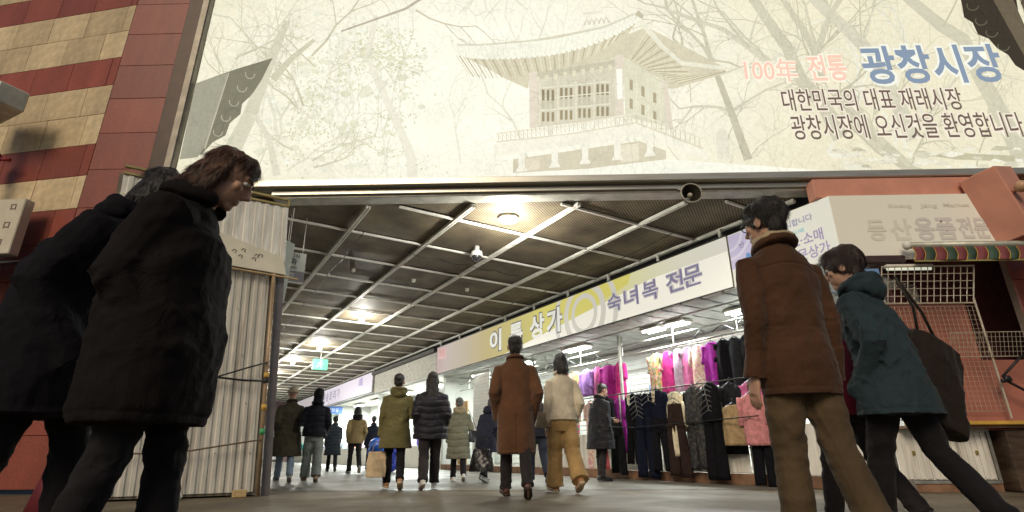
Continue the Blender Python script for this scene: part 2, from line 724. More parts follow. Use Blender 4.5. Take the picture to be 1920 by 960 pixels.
pm = MB().raw([(-.67, -.665, 0), (.67, -.665, 0), (.67, .665, 0), (-.67, .665, 0)], [(3, 2, 1, 0)]).mesh('panel')
rnd = random.Random(4)
for a in range(5):
    for b_ in range(30):
        cv, cu_ = (PV[a] + PV[a + 1]) / 2, (PU[b_] + PU[b_ + 1]) / 2
        sq = [cw(PV[a] + .02, PU[b_] + .02), cw(PV[a + 1] - .02, PU[b_] + .02), cw(PV[a + 1] - .02, PU[b_ + 1] - .02), cw(PV[a] + .02, PU[b_ + 1] - .02)]
        cl = clip(sq)
        if len(cl) < 3:
            continue
        c = cw(cv, cu_, ZC + 0.045)
        if len(cl) == 4 and all((p - q).length < 1e-5 for p, q in zip(cl, sq)):
            me = pm
        else:
            loc = [((p - Vector((c.x, c.y, 0))).dot(N), (p - Vector((c.x, c.y, 0))).dot(D), 0) for p in cl]
            me = MB().raw(loc, [tuple(range(len(loc)))[::-1]]).mesh('panel')
        o = link('panel', me, M_MESH, deck)
        o.location = c
        o.rotation_euler = (rnd.uniform(-.006, .006), rnd.uniform(-.006, .006), CA)


def bar(name, p, q, wd, ht, m, parent, groove=False):
    d = (q - p)
    L = d.length
    d.normalize()
    s = d.cross(Z).normalized()
    b = MB()
    c = (p + q) / 2
    if groove:
        b.box(c + s * wd * .32, (L, wd * .36, ht), d, s, Z)
        b.box(c - s * wd * .32, (L, wd * .36, ht), d, s, Z)
        b.box(c + Z * ht * .2, (L - .002, wd * .29, ht * .5), d, s, Z)
    else:
        b.box(c, (L, wd, ht), d, s, Z)
    return b.build(name, m, parent)


for v in PV:
    p, q = cw(v, 2.5, ZC), cw(v, 44, ZC)
    dd = (p - (FORG - FO * 0.36)).dot(-FO)
    if dd < 0:
        t = -dd / ((q - p).dot(-FO))
        p = p.lerp(q, t)
    bar('runner', p, q, .07, .055, M_PAINTW, deck, True)
for u in PU[1:]:
    p, q = cw(0.76, u, ZC + .004), cw(7.58, u, ZC + .004)
    dp, dq = (p - (FORG - FO * 0.36)).dot(-FO), (q - (FORG - FO * 0.36)).dot(-FO)
    if dq < 0:
        continue
    if dp < 0:
        p = p.lerp(q, -dp / (dq - dp))
    bar('cross_bar', p, q, .036, .035, M_PAINTW, deck)

# ------------------------------------------------------------------ the building: tiled walls, pilasters
bld = thing('market_building', 'red and cream granite clad market building above the passage', 'building', fwd(0, -0.5, 0), FA)


def tiles_panel(parent, org, ex, x0, x1, z0, z1, cols_of_row, hrow, wid, outv, seed, half=True):
    """clad one flat piece of wall; org: point at x=0,z=0, ex: along the wall, outv: outwards"""
    rr = random.Random(seed)
    inv = parent.matrix_basis.inverted()
    bk = MB().box(inv @ (org + ex * ((x0 + x1) / 2) + Z * ((z0 + z1) / 2) - outv * .09), (x1 - x0, .10, z1 - z0), inv.to_3x3() @ ex, inv.to_3x3() @ outv, Z)
    bk.build('wall_core', M_MORTAR, parent)
    row = 0
    z = z0
    cache = {}
    while z < z1 - .05:
        h = min(hrow, z1 - z)
        key = cols_of_row(row)
        x = x0
        first = True
        while x < x1 - .03:
            ww = wid * (rr.uniform(.35, .9) if first and half else 1.0)
            ww = min(ww, x1 - x)
            first = False
            m = rr.choice([M_REDT, M_REDT2] if key == 'r' else [M_CREAMT, M_CREAMT2])
            k = (round(ww, 3), round(h, 3), m.name)
            if k not in cache:
                me = MB().box((0, 0, 0), (ww - .007, .045, h - .007), bev=.003).mesh('tile')
                me.materials.append(m)
                cache[k] = me
            o = bpy.data.objects.new('tile', cache[k])
            COL.objects.link(o)
            o.parent = parent
            p = inv @ (org + ex * (x + ww / 2) + Z * (z + h / 2) - outv * (.018 + rr.uniform(0, .003)))
            o.matrix_basis = Matrix.Translation(p) @ Matrix(((*(inv.to_3x3() @ ex), 0), (*(inv.to_3x3() @ -outv), 0), (0, 0, 1, 0), (0, 0, 0, 1))).transposed()
            x += ww
        z += h
        row += 1


bpy.context.view_layer.update()
LA = FA - R(9)
LX = Vector((math.cos(LA), math.sin(LA), 0))
LO = Vector((math.sin(LA), -math.cos(LA), 0))
corner = fwd(-6.84, -.3)
pat = 'rcrccrccrccrccrccr'
# courses: red at z 3.6-4.2? counted from the street up
tiles_panel(bld, corner, LX, -7.2, -0.003, 0.06, 9.4, lambda r: 'rrrrrrrcrccrccrccr'[min(r, 17)], .583, .80, LO, 3)
tiles_panel(bld, fwd(0, -.3), FX, -6.84, -5.62, 0.06, 9.4, lambda r: 'r', .68, 1.30, FO, 5, half=False)
tiles_panel(bld, fwd(0, -.3), FX, 7.15, 8.5, 0.06, 4.2, lambda r: 'r', .68, 1.35, FO, 6, half=False)
tiles_panel(bld, fwd(0, -.3), FX, 8.92, 12, 0.06, 9.4, lambda r: 'r', .68, 1.35, FO, 7)
# wall behind the billboard and soffit beam over the mouth of the passage
inv = bld.matrix_basis.inverted()
MB().box(inv @ fwd(1.65, -.45, 6.9), (14.5, .2, 5.2)).build('upper_wall', M_MORTAR, bld)
MB().box(inv @ fwd(1.3, -.22, 4.215), (9.9, .26, .15), bev=.01).build('soffit_beam', mat('beam_paint', (.42, .41, .36), .4, .2), bld)
MB().box(inv @ fwd(1.3, -.06, 4.215), (9.9, .03, .07), bev=.005).build('beam_trim', M_CHROME, bld)

MB().box(inv @ fwd(9.4, -1.4, 2.2), (6.6, .2, 4.4)).build('inner_wall', mat('maroon_plaster', (.12, .035, .035), .8), bld)
MB().box(inv @ fwd(9.2, -.85, 4.32), (6.8, 1.1, .12)).build('inner_soffit', M_MORTAR, bld)

# ------------------------------------------------------------------ billboard
bbd = thing('billboard', 'huge backlit billboard with a snowy pavilion picture and Korean lettering', 'billboard', fwd(0, 0, 4.3), FA)
binv = bbd.matrix_basis.inverted()
BX0, BX1, BZ0, BZ1 = -5.18, 8.52, 4.385, 9.3
MB().box(binv @ fwd((BX0 + BX1) / 2, -.17, (BZ0 + BZ1) / 2), (BX1 - BX0, .30, BZ1 - BZ0)).build('light_box', M_WHITE, bbd)
fb = MB().box(binv @ fwd((BX0 + BX1) / 2, -.11, 4.325), (BX1 - BX0 + .8, .34, .11), bev=.012)
fb.box(binv @ fwd((BX0 + BX1) / 2, .03, 4.372), (BX1 - BX0, .05, .025), bev=.006)
fb.build('frame_rail', M_CHROME, bbd)
for sgn, xx in ((-1, BX0), (1, BX1)):
    MB().box(binv @ fwd(xx + sgn * .27, -.10, 6.84), (.26, .36, 4.92), bev=.015).build('frame_stile', M_BRONZE, bbd)
    MB().box(binv @ fwd(xx + sgn * .07, -.07, 6.84), (.13, .38, 4.92), bev=.015).build('frame_trim', mat('dull_steel_trim', (.2, .18, .15), .4, .5), bbd)

INK = {'v': [], 'f': [], 'c': []}
_cnt = [0]


def ink(pts, col, layer):
    _cnt[0] += 1
    off = .004 + layer * .0012 + (_cnt[0] % 97) * 1e-5
    o = len(INK['v'])
    for (x, y) in pts:
        X, Zz = panel_xz(x, y)
        X = min(max(X, BX0 + .005), BX1 - .005)
        Zz = min(max(Zz, BZ0 + .005), BZ1 - .005)
        INK['v'].append((X, Zz, off))
        INK['c'].append(col)
    INK['f'].append(tuple(range(o, o + len(pts))))


def stroke(pts, w0, w1, col, layer):
    n = len(pts)
    L, Rr = [], []
    for i in range(n):
        a, b = pts[max(i - 1, 0)], pts[min(i + 1, n - 1)]
        dx, dy = b[0] - a[0], b[1] - a[1]
        l = math.hypot(dx, dy) or 1
        w_ = (w0 + (w1 - w0) * i / max(1, n - 1)) / 2
        L.append((pts[i][0] - dy / l * w_, pts[i][1] + dx / l * w_))
        Rr.append((pts[i][0] + dy / l * w_, pts[i][1] - dx / l * w_))
    for i in range(n - 1):
        ink([L[i], L[i + 1], Rr[i + 1], Rr[i]], col, layer)


rb = random.Random(11)


def twig(x, y, ang, ln, wd, col, depth, layer):
    pts = [(x, y)]
    a = ang
    for i in range(4):
        a += rb.uniform(-.28, .28)
        x += math.cos(a) * ln / 4
        y += math.sin(a) * ln / 4
        pts.append((x, y))
        if depth > 0 and i > 0:
            twig(x, y, a + rb.choice((-1, 1)) * rb.uniform(.35, .95), ln * rb.uniform(.4, .65), wd * .55, col, depth - 1, layer)
    stroke(pts, wd, wd * .5, col, layer)


def c_(r, g_, b):
    if r > 128:                      # pale inks are mixed a little towards the paper
        r, g_, b = r + (228 - r) * .12, g_ + (229 - g_) * .12, b + (208 - b) * .12
    return srgb(r, g_, b)


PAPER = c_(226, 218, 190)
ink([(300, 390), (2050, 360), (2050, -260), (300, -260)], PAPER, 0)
# brighter glow of the board's middle, painted into the ink in steps
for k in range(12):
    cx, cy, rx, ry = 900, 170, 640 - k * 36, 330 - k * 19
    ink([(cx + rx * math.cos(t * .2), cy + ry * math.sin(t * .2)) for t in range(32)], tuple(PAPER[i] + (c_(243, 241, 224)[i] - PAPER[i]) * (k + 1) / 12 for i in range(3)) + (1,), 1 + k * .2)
PALE = [c_(210, 205, 182), c_(202, 197, 172), c_(216, 211, 190), c_(194, 188, 162)]
PALER = [c_(227, 225, 206), c_(219, 217, 196), c_(229, 226, 208)]
# far bare trees everywhere
for k in range(34):
    x = rb.uniform(470, 1860)
    twig(x, rb.uniform(230, 340), -math.pi / 2 + rb.uniform(-.5, .5), rb.uniform(120, 250), rb.uniform(3, 8), rb.choice(PALER), 2, 4)
for k in range(16):
    x = rb.uniform(760, 1250)
    twig(x, rb.uniform(-20, 60), rb.uniform(-2.6, -.4), rb.uniform(60, 170), rb.uniform(2, 4), rb.choice(PALER), 2, 4)
# a pine with snow on the left
FOL = [c_(214, 213, 183), c_(206, 205, 172), c_(222, 220, 195), c_(216, 212, 186), c_(199, 197, 165)]
for k in range(150):
    cx, cy = rb.gauss(640, 80), rb.gauss(190, 80)
    if cx < 460 or cx > 850 or cy > 322 or cy < 20:
        continue
    s = rb.uniform(4, 11)
    ink([(cx + s * rb.uniform(.8, 1.2) * math.cos(t * .45), cy + s * rb.uniform(.5, .7) * math.sin(t * .45)) for t in range(14)], rb.choice([c_(222, 221, 198), c_(217, 216, 190), c_(226, 225, 205), c_(236, 235, 220)]), 5.5)
for k in range(70):
    cx, cy = rb.gauss(640, 75), rb.gauss(190, 85)
    if cx < 470 or cx > 840 or cy > 320:
        continue
    for j in range(22):
        x, y = cx + rb.gauss(0, 20), cy + rb.gauss(0, 11)
        s = rb.uniform(1.2, 4.2)
        a = rb.uniform(0, 3.14)
        ink([(x + s * math.cos(a), y + s * math.sin(a)), (x - s * .5 * math.sin(a), y + s * .5 * math.cos(a)), (x - s * math.cos(a), y - s * math.sin(a)), (x + s * .4 * math.sin(a), y - s * .4 * math.cos(a))], rb.choice(FOL), 6)
for k in range(16):
    cx, cy = rb.uniform(640, 770), rb.uniform(60, 130)
    for j in range(26):
        x, y = cx + rb.gauss(0, 24), cy + rb.gauss(0, 9)
        s = rb.uniform(1.5, 4)
        ink([(x + s, y), (x, y + s * .6), (x - s, y), (x, y - s * .6)], rb.choice(FOL), 6)
stroke([(705, 30), (690, 110), (735, 210), (770, 290), (775, 335)], 10, 20, c_(226, 222, 203), 6)
for k in range(26):
    twig(rb.uniform(440, 640), rb.uniform(90, 330), rb.uniform(-3.0, -.2), rb.uniform(50, 150), rb.uniform(2, 5), rb.choice(PALE), 2, 7)
stroke([(590, 76), (548, 110), (512, 150)], 7, 14, c_(198, 193, 168), 8)
stroke([(540, 40), (505, 120), (470, 215), (428, 300)], 12, 34, c_(203, 199, 176), 8)
stroke([(520, 330), (505, 260), (478, 215)], 14, 9, c_(212, 208, 186), 8)
stroke([(640, 60), (760, 18), (850, -40)], 3, 6, c_(176, 166, 146), 8)
twig(780, 20, .6, 120, 4, c_(200, 192, 170), 2, 8)
# bare trees on the right
TR = [c_(197, 192, 168), c_(188, 182, 158), c_(204, 198, 176)]
for pts, w0, w1 in (([(1385, -40), (1437, 37), (1475, 90), (1501, 150), (1545, 200), (1575, 260)], 16, 30),
                    ([(1440, -60), (1467, 0), (1505, 56), (1530, 105), (1540, 150)], 9, 16),
                    ([(1600, -40), (1555, 30), (1532, 95)], 8, 14),
                    ([(1500, -30), (1545, 20), (1580, 49), (1617, 86), (1655, 142), (1689, 210), (1712, 262)], 18, 30),
                    ([(1670, -40), (1704, 0), (1767, 52), (1805, 75), (1835, 142), (1865, 195), (1899, 262), (1920, 310)], 18, 36),
                    ([(1580, 178), (1636, 262), (1710, 332)], 26, 36),
                    ([(1250, 20), (1355, 56), (1404, 90), (1440, 116)], 6, 14),
                    ([(1330, 110), (1344, 142), (1370, 210), (1402, 300)], 8, 16),
                    ([(1290, -20), (1318, 60), (1335, 118)], 5, 8)):
    stroke(pts, w0, w1, rb.choice(TR), 9)
    for k in range(5):
        i = rb.randrange(len(pts))
        twig(pts[i][0], pts[i][1], rb.uniform(-2.7, -.3), rb.uniform(70, 190), rb.uniform(3, 7), rb.choice(TR), 2, 9)
for k in range(18):
    twig(rb.uniform(1270, 1900), rb.uniform(60, 320), rb.uniform(-2.9, -.2), rb.uniform(60, 160), rb.uniform(1.5, 4), rb.choice(TR + PALE), 2, 9)
# rocks and brush at the foot
for k in range(90):
    x, y = rb.uniform(1560, 1918), rb.uniform(278, 325)
    s = rb.uniform(4, 22)
    ink([(x - s, y + rb.uniform(-2, 3)), (x - s * .4, y - s * rb.uniform(.2, .45)), (x + s * .6, y - s * rb.uniform(.1, .4)), (x + s, y + rb.uniform(-2, 3)), (x, y + s * .2)], rb.choice([c_(224, 220, 200), c_(203, 198, 174), c_(214, 209, 188), c_(190, 184, 158), c_(230, 226, 208)]), 10)
ink([(1735, 292), (1800, 288), (1902, 293), (1900, 304), (1790, 300)], c_(182, 176, 146), 10)
# eaves caught at both upper corners
ink([(338, 300), (363, 158), (440, 132), (512, 110), (492, 150), (478, 172), (470, 182), (455, 196), (452, 215), (432, 232), (424, 255), (400, 268), (380, 290)], c_(126, 123, 104), 11)
ink([(363, 158), (428, 138), (392, 262), (372, 296), (338, 300)], c_(146, 143, 124), 11.4)
stroke([(430, 138), (385, 280)], 2.5, 3, c_(176, 171, 148), 12)
for (x, y) in ((470, 140), (455, 165), (440, 192), (425, 220), (410, 248)):
    stroke([(x + 9 * math.cos(t * .7), y + 9 * math.sin(t * .7)) for t in range(6)], 2, 2, c_(164, 160, 138), 12)
ink([(1790, -40), (1925, -40), (1925, 138), (1902, 124), (1888, 104), (1868, 92), (1852, 74), (1832, 66), (1822, 44), (1806, 34), (1802, 10)], c_(62, 55, 46), 11)
ink([(1838, -40), (1880, -40), (1925, 62), (1925, 118)], c_(104, 94, 76), 11.5)
for (x, y) in ((1822, 12), (1838, 40), (1858, 62), (1880, 88)):
    stroke([(x + 11 * math.cos(t * .6), y + 9 * math.sin(t * .6)) for t in range(7)], 2, 2, c_(98, 96, 78), 12)
# the pavilion
SN, EV, EV2 = c_(238, 237, 220), c_(206, 197, 170), c_(174, 163, 132)
GRN, PNK = c_(207, 200, 178), c_(216, 205, 186)
eave = [(854, 101), (880, 107), (910, 109), (950, 109), (989, 107), (1025, 103), (1060, 97), (1100, 86), (1139, 71), (1170, 55), (1197, 37)]
ridge = [(858, 86), (900, 86), (977, 80), (1040, 73), (1082, 64), (1135, 52), (1187, 29)]
ink([(854, 103), (900, 122), (950, 150), (990, 168), (994, 140), (1060, 134), (1154, 112), (1196, 60), (1212, 52), (1240, 88), (1277, 121), (1362, 130), (1350, 142), (1310, 150), (1262, 168), (1240, 150), (1168, 108), (1150, 105), (1195, 40)] , EV, 13)
ink(ridge + eave[::-1], SN, 15)
ink([(1187, 29), (1200, 34), (1214, 50), (1242, 84), (1278, 116), (1362, 127), (1358, 133), (1277, 124), (1238, 92), (1208, 58), (1195, 42)], c_(226, 223, 202), 15)
stroke(ridge, 3, 4, c_(208, 204, 182), 15.5)
for k in range(40):
    t = k / 39
    i = min(int(t * 10), 9)
    f_ = t * 10 - i
    x, y = eave[i][0] + (eave[i + 1][0] - eave[i][0]) * f_, eave[i][1] + (eave[i + 1][1] - eave[i][1]) * f_
    tx, ty = 1000 + (x - 1000) * .86 + 8, y + 20 + 26 * (1 - t) * .9
    stroke([(x, y + 2), (tx, ty)], 2.2, 1.6, EV2 if k % 2 else c_(222, 216, 190), 14)
    ink([(x + 4.5 * math.cos(q), y + 1 + 3.6 * math.sin(q)) for q in np.linspace(0, 6.0, 9)], SN, 16)
    stroke([(x + 2, y - 1), (x - 6 + 22 * t, y - 22 - 6 * t)], 1.1, .8, c_(222, 219, 200), 16)
for k in range(26):
    t = k / 25
    x, y = 1214 + 146 * t, 54 + 100 * min(1, t * 1.7) ** .8 - 22 * t
    stroke([(x, y + 3), (1180 + 92 * t, 112 + 46 * t)], 2, 1.5, EV2 if k % 2 else c_(220, 214, 186), 14)
for k in range(5):
    stroke([(1095 + k * 9, 50 - k), (1100 + k * 9, 38 - k), (1106 + k * 9, 48 - k)], 3, 3, c_(203, 198, 176), 16)
stroke([(1092, 28), (1128, 24)], 5, 3, c_(222, 219, 200), 16)
ink([(1190, 30), (1197, 22), (1206, 30), (1204, 38)], c_(188, 180, 154), 16.5)
ink([(994, 138), (1060, 132), (1154, 110), (1160, 222), (995, 242)], GRN, 14.5)
ink([(1168, 108), (1242, 152), (1252, 240), (1172, 220)], c_(212, 209, 184), 14.5)
ink([(996, 140), (1154, 114), (1156, 126), (996, 152)], c_(190, 184, 160), 15)
for k in range(9):
    ink([(1004 + k * 17, 146 - k * 2.8), (1012 + k * 17, 145 - k * 2.8), (1010 + k * 17, 156 - k * 2.8), (1005 + k * 17, 157 - k * 2.8)], c_(218, 210, 182), 15.4)
for k in range(4):
    x = 1016 + k * 34
    dy = -k * 3.4
    for row, (y0, y1, cc) in enumerate(((170, 190, c_(140, 126, 98)), (190, 205, c_(194, 187, 164)), (212, 229, c_(148, 134, 104)))):
        for m_ in range(3):
            xx = x + m_ * 9
            ink([(xx, y0 + dy), (xx + 5, y0 - .5 + dy), (xx + 5, y1 + dy), (xx, y1 + .5 + dy)], cc, 15.6)
        stroke([(x - 3, y0 - 3 + dy), (x + 27, y0 - 5.5 + dy)], 2, 2, c_(226, 224, 200), 15.8)
    stroke([(x - 4, 158 + dy), (x - 4, 236 + dy)], 3, 3, c_(222, 214, 190), 15.9)
for k in range(3):
    x = 1180 + k * 22
    dy = k * 12
    for y0 in (150, 185):
        ink([(x, y0 + dy), (x + 6, y0 + 3 + dy), (x + 6, y0 + 22 + dy), (x, y0 + 19 + dy)], c_(164, 152, 122), 15.6)
    stroke([(x + 12, 132 + dy), (x + 14, 225 + dy * .6)], 2.4, 2.4, c_(222, 214, 190), 15.9)
for x0, x1, y0, y1 in ((992, 1007, 138, 242), (1152, 1168, 106, 224)):
    ink([(x0, y0), (x1, y0 - 2), (x1 + 1, y1 - 2), (x0 + 1, y1)], PNK, 16.2)
ink([(1240, 150), (1250, 154), (1262, 246), (1250, 242)], PNK, 16.2)
ink([(1155, 132), (1166, 131), (1167, 186), (1157, 188)], c_(242, 240, 226), 16.6)
stroke([(930, 252), (1060, 238), (1192, 214)], 3, 3, c_(226, 219, 198), 16.8)
stroke([(930, 268), (1060, 254), (1192, 232)], 3, 3, c_(216, 208, 184), 16.8)
stroke([(1192, 214), (1318, 262)], 3, 3, c_(224, 216, 194), 16.8)
stroke([(1192, 232), (1318, 280)], 3, 3, c_(216, 208, 184), 16.8)
for k in range(34):
    x = 934 + k * 7.8
    y = 251 - (x - 934) * .143
    stroke([(x, y), (x + 1, y + 17)], 1.6, 1.6, c_(206, 198, 172), 16.7)
    stroke([(x + 2, y + 5), (x + 6, y + 11)], 1.2, 1.2, c_(212, 204, 180), 16.7)
for k in range(14):
    x = 1194 + k * 9
    y = 216 + k * 3.45
    stroke([(x, y), (x, y + 18)], 1.8, 1.8, c_(204, 196, 170), 16.7)
ink([(926, 272), (1194, 236), (1322, 284), (1322, 300), (1198, 258), (926, 296)], c_(234, 230, 212), 16.9)
ink([(962, 300), (1198, 266), (1248, 284), (1248, 306), (1198, 312), (962, 328)], c_(204, 195, 170), 16.3)
for x in (978, 1040, 1097, 1157, 1218):
    y = 298 - (x - 962) * .12
    ink([(x - 6, y - 12), (x + 6, y - 13), (x + 6, y + 18), (x + 11, y + 26), (x - 11, y + 28), (x - 6, y + 18)], c_(236, 232, 216), 17)
ink([(985, 300), (1012, 296), (1012, 318), (985, 322)], c_(218, 206, 184), 16.6)
ink([(1162, 274), (1196, 270), (1198, 302), (1164, 306)], c_(222, 212, 190), 16.6)
ink([(820, 345), (960, 326), (1100, 318), (1250, 300), (1420, 312), (1560, 345)], c_(239, 237, 222), 16.5)
ink([(1342, 250), (1352, 240), (1362, 248), (1370, 300), (1344, 300)], c_(222, 216, 196), 10)

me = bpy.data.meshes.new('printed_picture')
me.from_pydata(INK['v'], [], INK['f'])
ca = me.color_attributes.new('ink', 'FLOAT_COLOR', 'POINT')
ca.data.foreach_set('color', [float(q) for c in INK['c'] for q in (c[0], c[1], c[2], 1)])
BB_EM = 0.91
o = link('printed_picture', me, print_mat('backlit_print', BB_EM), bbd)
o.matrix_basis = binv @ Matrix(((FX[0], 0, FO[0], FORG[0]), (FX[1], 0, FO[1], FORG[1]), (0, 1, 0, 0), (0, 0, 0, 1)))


def flat_ink(name, rgb, strength):
    return emat(name, srgb(*rgb), strength, 0.0)


def board_text(body, px0, px1, py_base, hpx, rgb, bold, halo=None, shear=0.0, layer=.03, space=1.0):
    """lettering on the billboard between two spots of its base line"""
    x0, z0 = panel_xz(px0, py_base[0])
    x1, z1 = panel_xz(px1, py_base[1])
    _, zt = panel_xz(px0, py_base[0] - hpx)
    size = (zt - z0) / .80
    for (rg, bo, of) in ((halo, bold + size * .05, layer - .004), (rgb, bold, layer)):
        if rg is None:
            continue
        me = text_mesh('lettering', body, size, bo, shear, space)
        fit_text(me, x1 - x0)
        o = link('lettering' if of == layer else 'lettering_outline', me, flat_ink('ink_%d_%d_%d' % rg, rg, BB_EM), bbd)
        ex = (FX * (x1 - x0) + Z * (z1 - z0)).normalized()
        ey = FO.cross(ex)
        o.matrix_basis = binv @ Matrix(((ex[0], ey[0], FO[0], 0), (ex[1], ey[1], FO[1], 0), (ex[2], ey[2], FO[2], 0), (0, 0, 0, 1)))
        o.location = binv @ fwd(x0, of, z0)


board_text('100年', 1396, 1497, (150, 152), 37, (232, 190, 170), .006, (236, 228, 208))
board_text('전통', 1518, 1590, (150, 148), 42, (232, 190, 170), .012, (236, 228, 208))
board_text('광창시장', 1622, 1886, (153, 148), 60, (126, 141, 160), .020, (226, 226, 212))
board_text('대한민국의 대표 재래시장', 1468, 1806, (207, 204), 36, (104, 86, 76), .004, (226, 216, 198))
board_text('광창시장에 오신것을 환영합니다', 1486, 1921, (260, 254), 40, (104, 86, 76), .004, (226, 216, 198))

# ------------------------------------------------------------------ tin shed at the left corner of the passage
SH = cw(1.13, 7.91)
shed = thing('tin_shed', 'weathered corrugated tin kiosk with a ribbed white upper panel beside the passage', 'shed', SH, CA)
# local frame of the shed: x across (right), y into the passage, z up; the whole thing leans a little to the left
LEAN = -0.068


def sh(x, y, z):
    return Vector((x + LEAN * z, y, z))


def ribbed(name, x0, x1, zb, zt0, zt1, pitch, depth, m, parent, y=0.0, phase=0.0):
    """one upright ribbed sheet, trapezoid ribs, front towards -y"""
    n = int((x1 - x0) / pitch)
    prof = []
    for i in range(n + 1):
        xa = x0 + i * pitch
        for f_, d_ in ((0, 0), (.42, 0), (.52, depth), (.9, depth)):
            xx = xa + f_ * pitch
            if xx <= x1 + 1e-6:
                prof.append((xx, d_))
    prof.append((x1, 0))
    V, F = [], []
    for (xx, d_) in prof:
        t = (xx - x0) / (x1 - x0)
        V += [sh(xx, y - d_, zb), sh(xx, y - d_, zt0 + (zt1 - zt0) * t)]
    for i in range(len(prof) - 1):
        F.append((2 * i, 2 * i + 2, 2 * i + 3, 2 * i + 1))
    o = MB().raw(V, F).build(name, m, parent)
    sm = o.modifiers.new('thickness', 'SOLIDIFY')
    sm.thickness = .003
    return o


for k in range(3):
    ribbed('corrugated_sheet', -1.9 + k * .60, -1.9 + (k + 1) * .60 + .02, .05, 2.86, 2.86, .098, .014, M_CORR, shed, y=-.002 * (k % 2))
MB().raw([sh(-1.95, .012, .02), sh(-.02, .012, .02), sh(-.02, .012, 3.9), sh(-1.95, .012, 3.9), sh(-1.95, 1.9, .02), sh(-.02, 1.9, .02), sh(-.02, 1.9, 3.9), sh(-1.95, 1.9, 3.9)],
         [(0, 1, 2, 3), (1, 5, 6, 2), (5, 4, 7, 6), (4, 0, 3, 7), (3, 2, 6, 7)]).build('body', mat('shed_core', (.2, .17, .13), .8), shed)
ribbed('ribbed_panel', -1.9, .10, 3.02, 3.86, 3.86, .125, .012, M_CORRW, shed, y=-.05)
# sloping cream board between the two
bd = MB().prism([sh(-1.3, -.07, 3.45), sh(.06, -.07, 3.08), sh(.12, -.07, 2.84), sh(-1.9, -.07, 2.90), sh(-1.9, -.07, 3.6)], (0, -.03, 0)).build('valance_board', mat('cream_board', (.68, .64, .52), .55, var=.08, scale=4), shed)
for k, (bx, bz) in enumerate(((-.58, 3.06), (-.50, 3.0), (-.47, 3.09), (-.33, 2.99), (-.3, 3.04), (-.25, 3.05))):
    MB().tube([sh(bx, -.102, bz), sh(bx + .02, -.102, bz + .03), sh(bx + .05, -.102, bz + .02), sh(bx + .04, -.102, bz - .02)], .004, 5).build('scribble', M_BLACK, bd)
MB().tube([sh(-1.9, -.09, 2.865), sh(.28, -.09, 2.80)], .014, 8).build('lath', mat('bare_lath', (.5, .36, .2), .7), shed)
# top frame
fr = MB()
fr.box(sh(-.9, -.05, 3.885), (2.0, .05, .03))
fr.box(sh(-.9, -.05, 3.985), (2.0, .05, .03))
fr.box(sh(.095, -.05, 3.93), (.03, .05, .12))
fr.build('top_frame', mat('ochre_paint', (.34, .28, .12), .5), shed)
# corner posts
MB().prism([sh(.015, -.03, 0.0), sh(.11, -.03, 0.0), sh(.11, -.03, 2.9), sh(.015, -.03, 2.9)], (0, .10, 0)).build('steel_post', mat('grey_post', (.2, .18, .18), .45, .4), shed)
MB().tube([sh(-.035, -.075, 0.0), sh(-.035, -.075, 1.5), sh(-.035, -.075, 2.86)], .026, 10).build('pipe', mat('yellowed_pipe', (.36, .26, .16), .45, .2, var=.3, scale=8, stretch=(1, 1, .4)), shed, True)
for z_, mm in ((1.02, M_YELLOW), (1.42, M_YELLOW), (1.36, M_BLACK), (.72, mat('green_tape', (.05, .3, .12), .5))):
    MB().tube([sh(-.035, -.075, z_), sh(-.035, -.075, z_ + .07)], .033, 10).build('clamp', mm, shed, True)
for k in range(14):
    MB().ell(sh(-.15 - .098 * k, -.026, [.5, 1.1, 1.7, 2.3][k % 4]), (.007, .006, .007), 6, 5).build('screw', M_DARKST, shed)


def world_rope(name, pts, r, m, label, cat='rope', n=6):
    o = MB().tube(pts, r, n).build(name, m, None, True)
    return tag(o, label, cat)


def shw(x, y, z):
    return SH + Matrix.Rotation(CA, 3, 'Z') @ sh(x, y, z)


world_rope('bungee_cord', [shw(-.035, -.11, 1.62), shw(-.3, -.12, 1.52), shw(-.6, -.11, 1.40), shw(-.85, -.10, 1.33)], .010, M_BLACK, 'black elastic cord sloping down from the pipe across the tin sheets', 'cord')
world_rope('strap', [shw(-.035, -.11, 1.38), shw(-.3, -.13, 1.37), shw(-.6, -.12, 1.39), shw(-.8, -.1, 1.36), shw(-.86, -.11, 1.28), shw(-.80, -.12, 1.24)], .013, M_BLACK, 'black strap with a knotted end tied level around the pipe', 'strap')
world_rope('old_rope', [shw(-.035, -.11, .66), shw(-.4, -.12, .60), shw(-.8, -.11, .53), shw(-1.3, -.1, .50), shw(-2, -.1, .5)], .010, mat('brown_rope', (.16, .11, .08), .9), 'brown rope sagging low across the foot of the tin sheets')
o = MB().box(shw(-.25, -.16, .045), (.15, .09, .085), N, D, bev=.006).build('wooden_block', mat('pine_block', (.5, .36, .18), .7, stretch=(1, 6, 6)))
tag(o, 'small pale wooden block on the ground at the shed corner', 'block')
b = MB()
rs_ = random.Random(8)
for k in range(9):
    b.ell(shw(-1.0 + rs_.uniform(-.2, .2), -.25 + rs_.uniform(-.1, .1), .045), (rs_.uniform(.08, .15), rs_.uniform(.07, .11), rs_.uniform(.03, .06)), 10, 7)
o = b.build('plastic_sack', mat('dirty_white_plastic', (.62, .58, .48), .4, bump=.6, bscale=30), None, True)
tag(o, 'crumpled off-white plastic sack lying at the foot of the shed', 'sack')

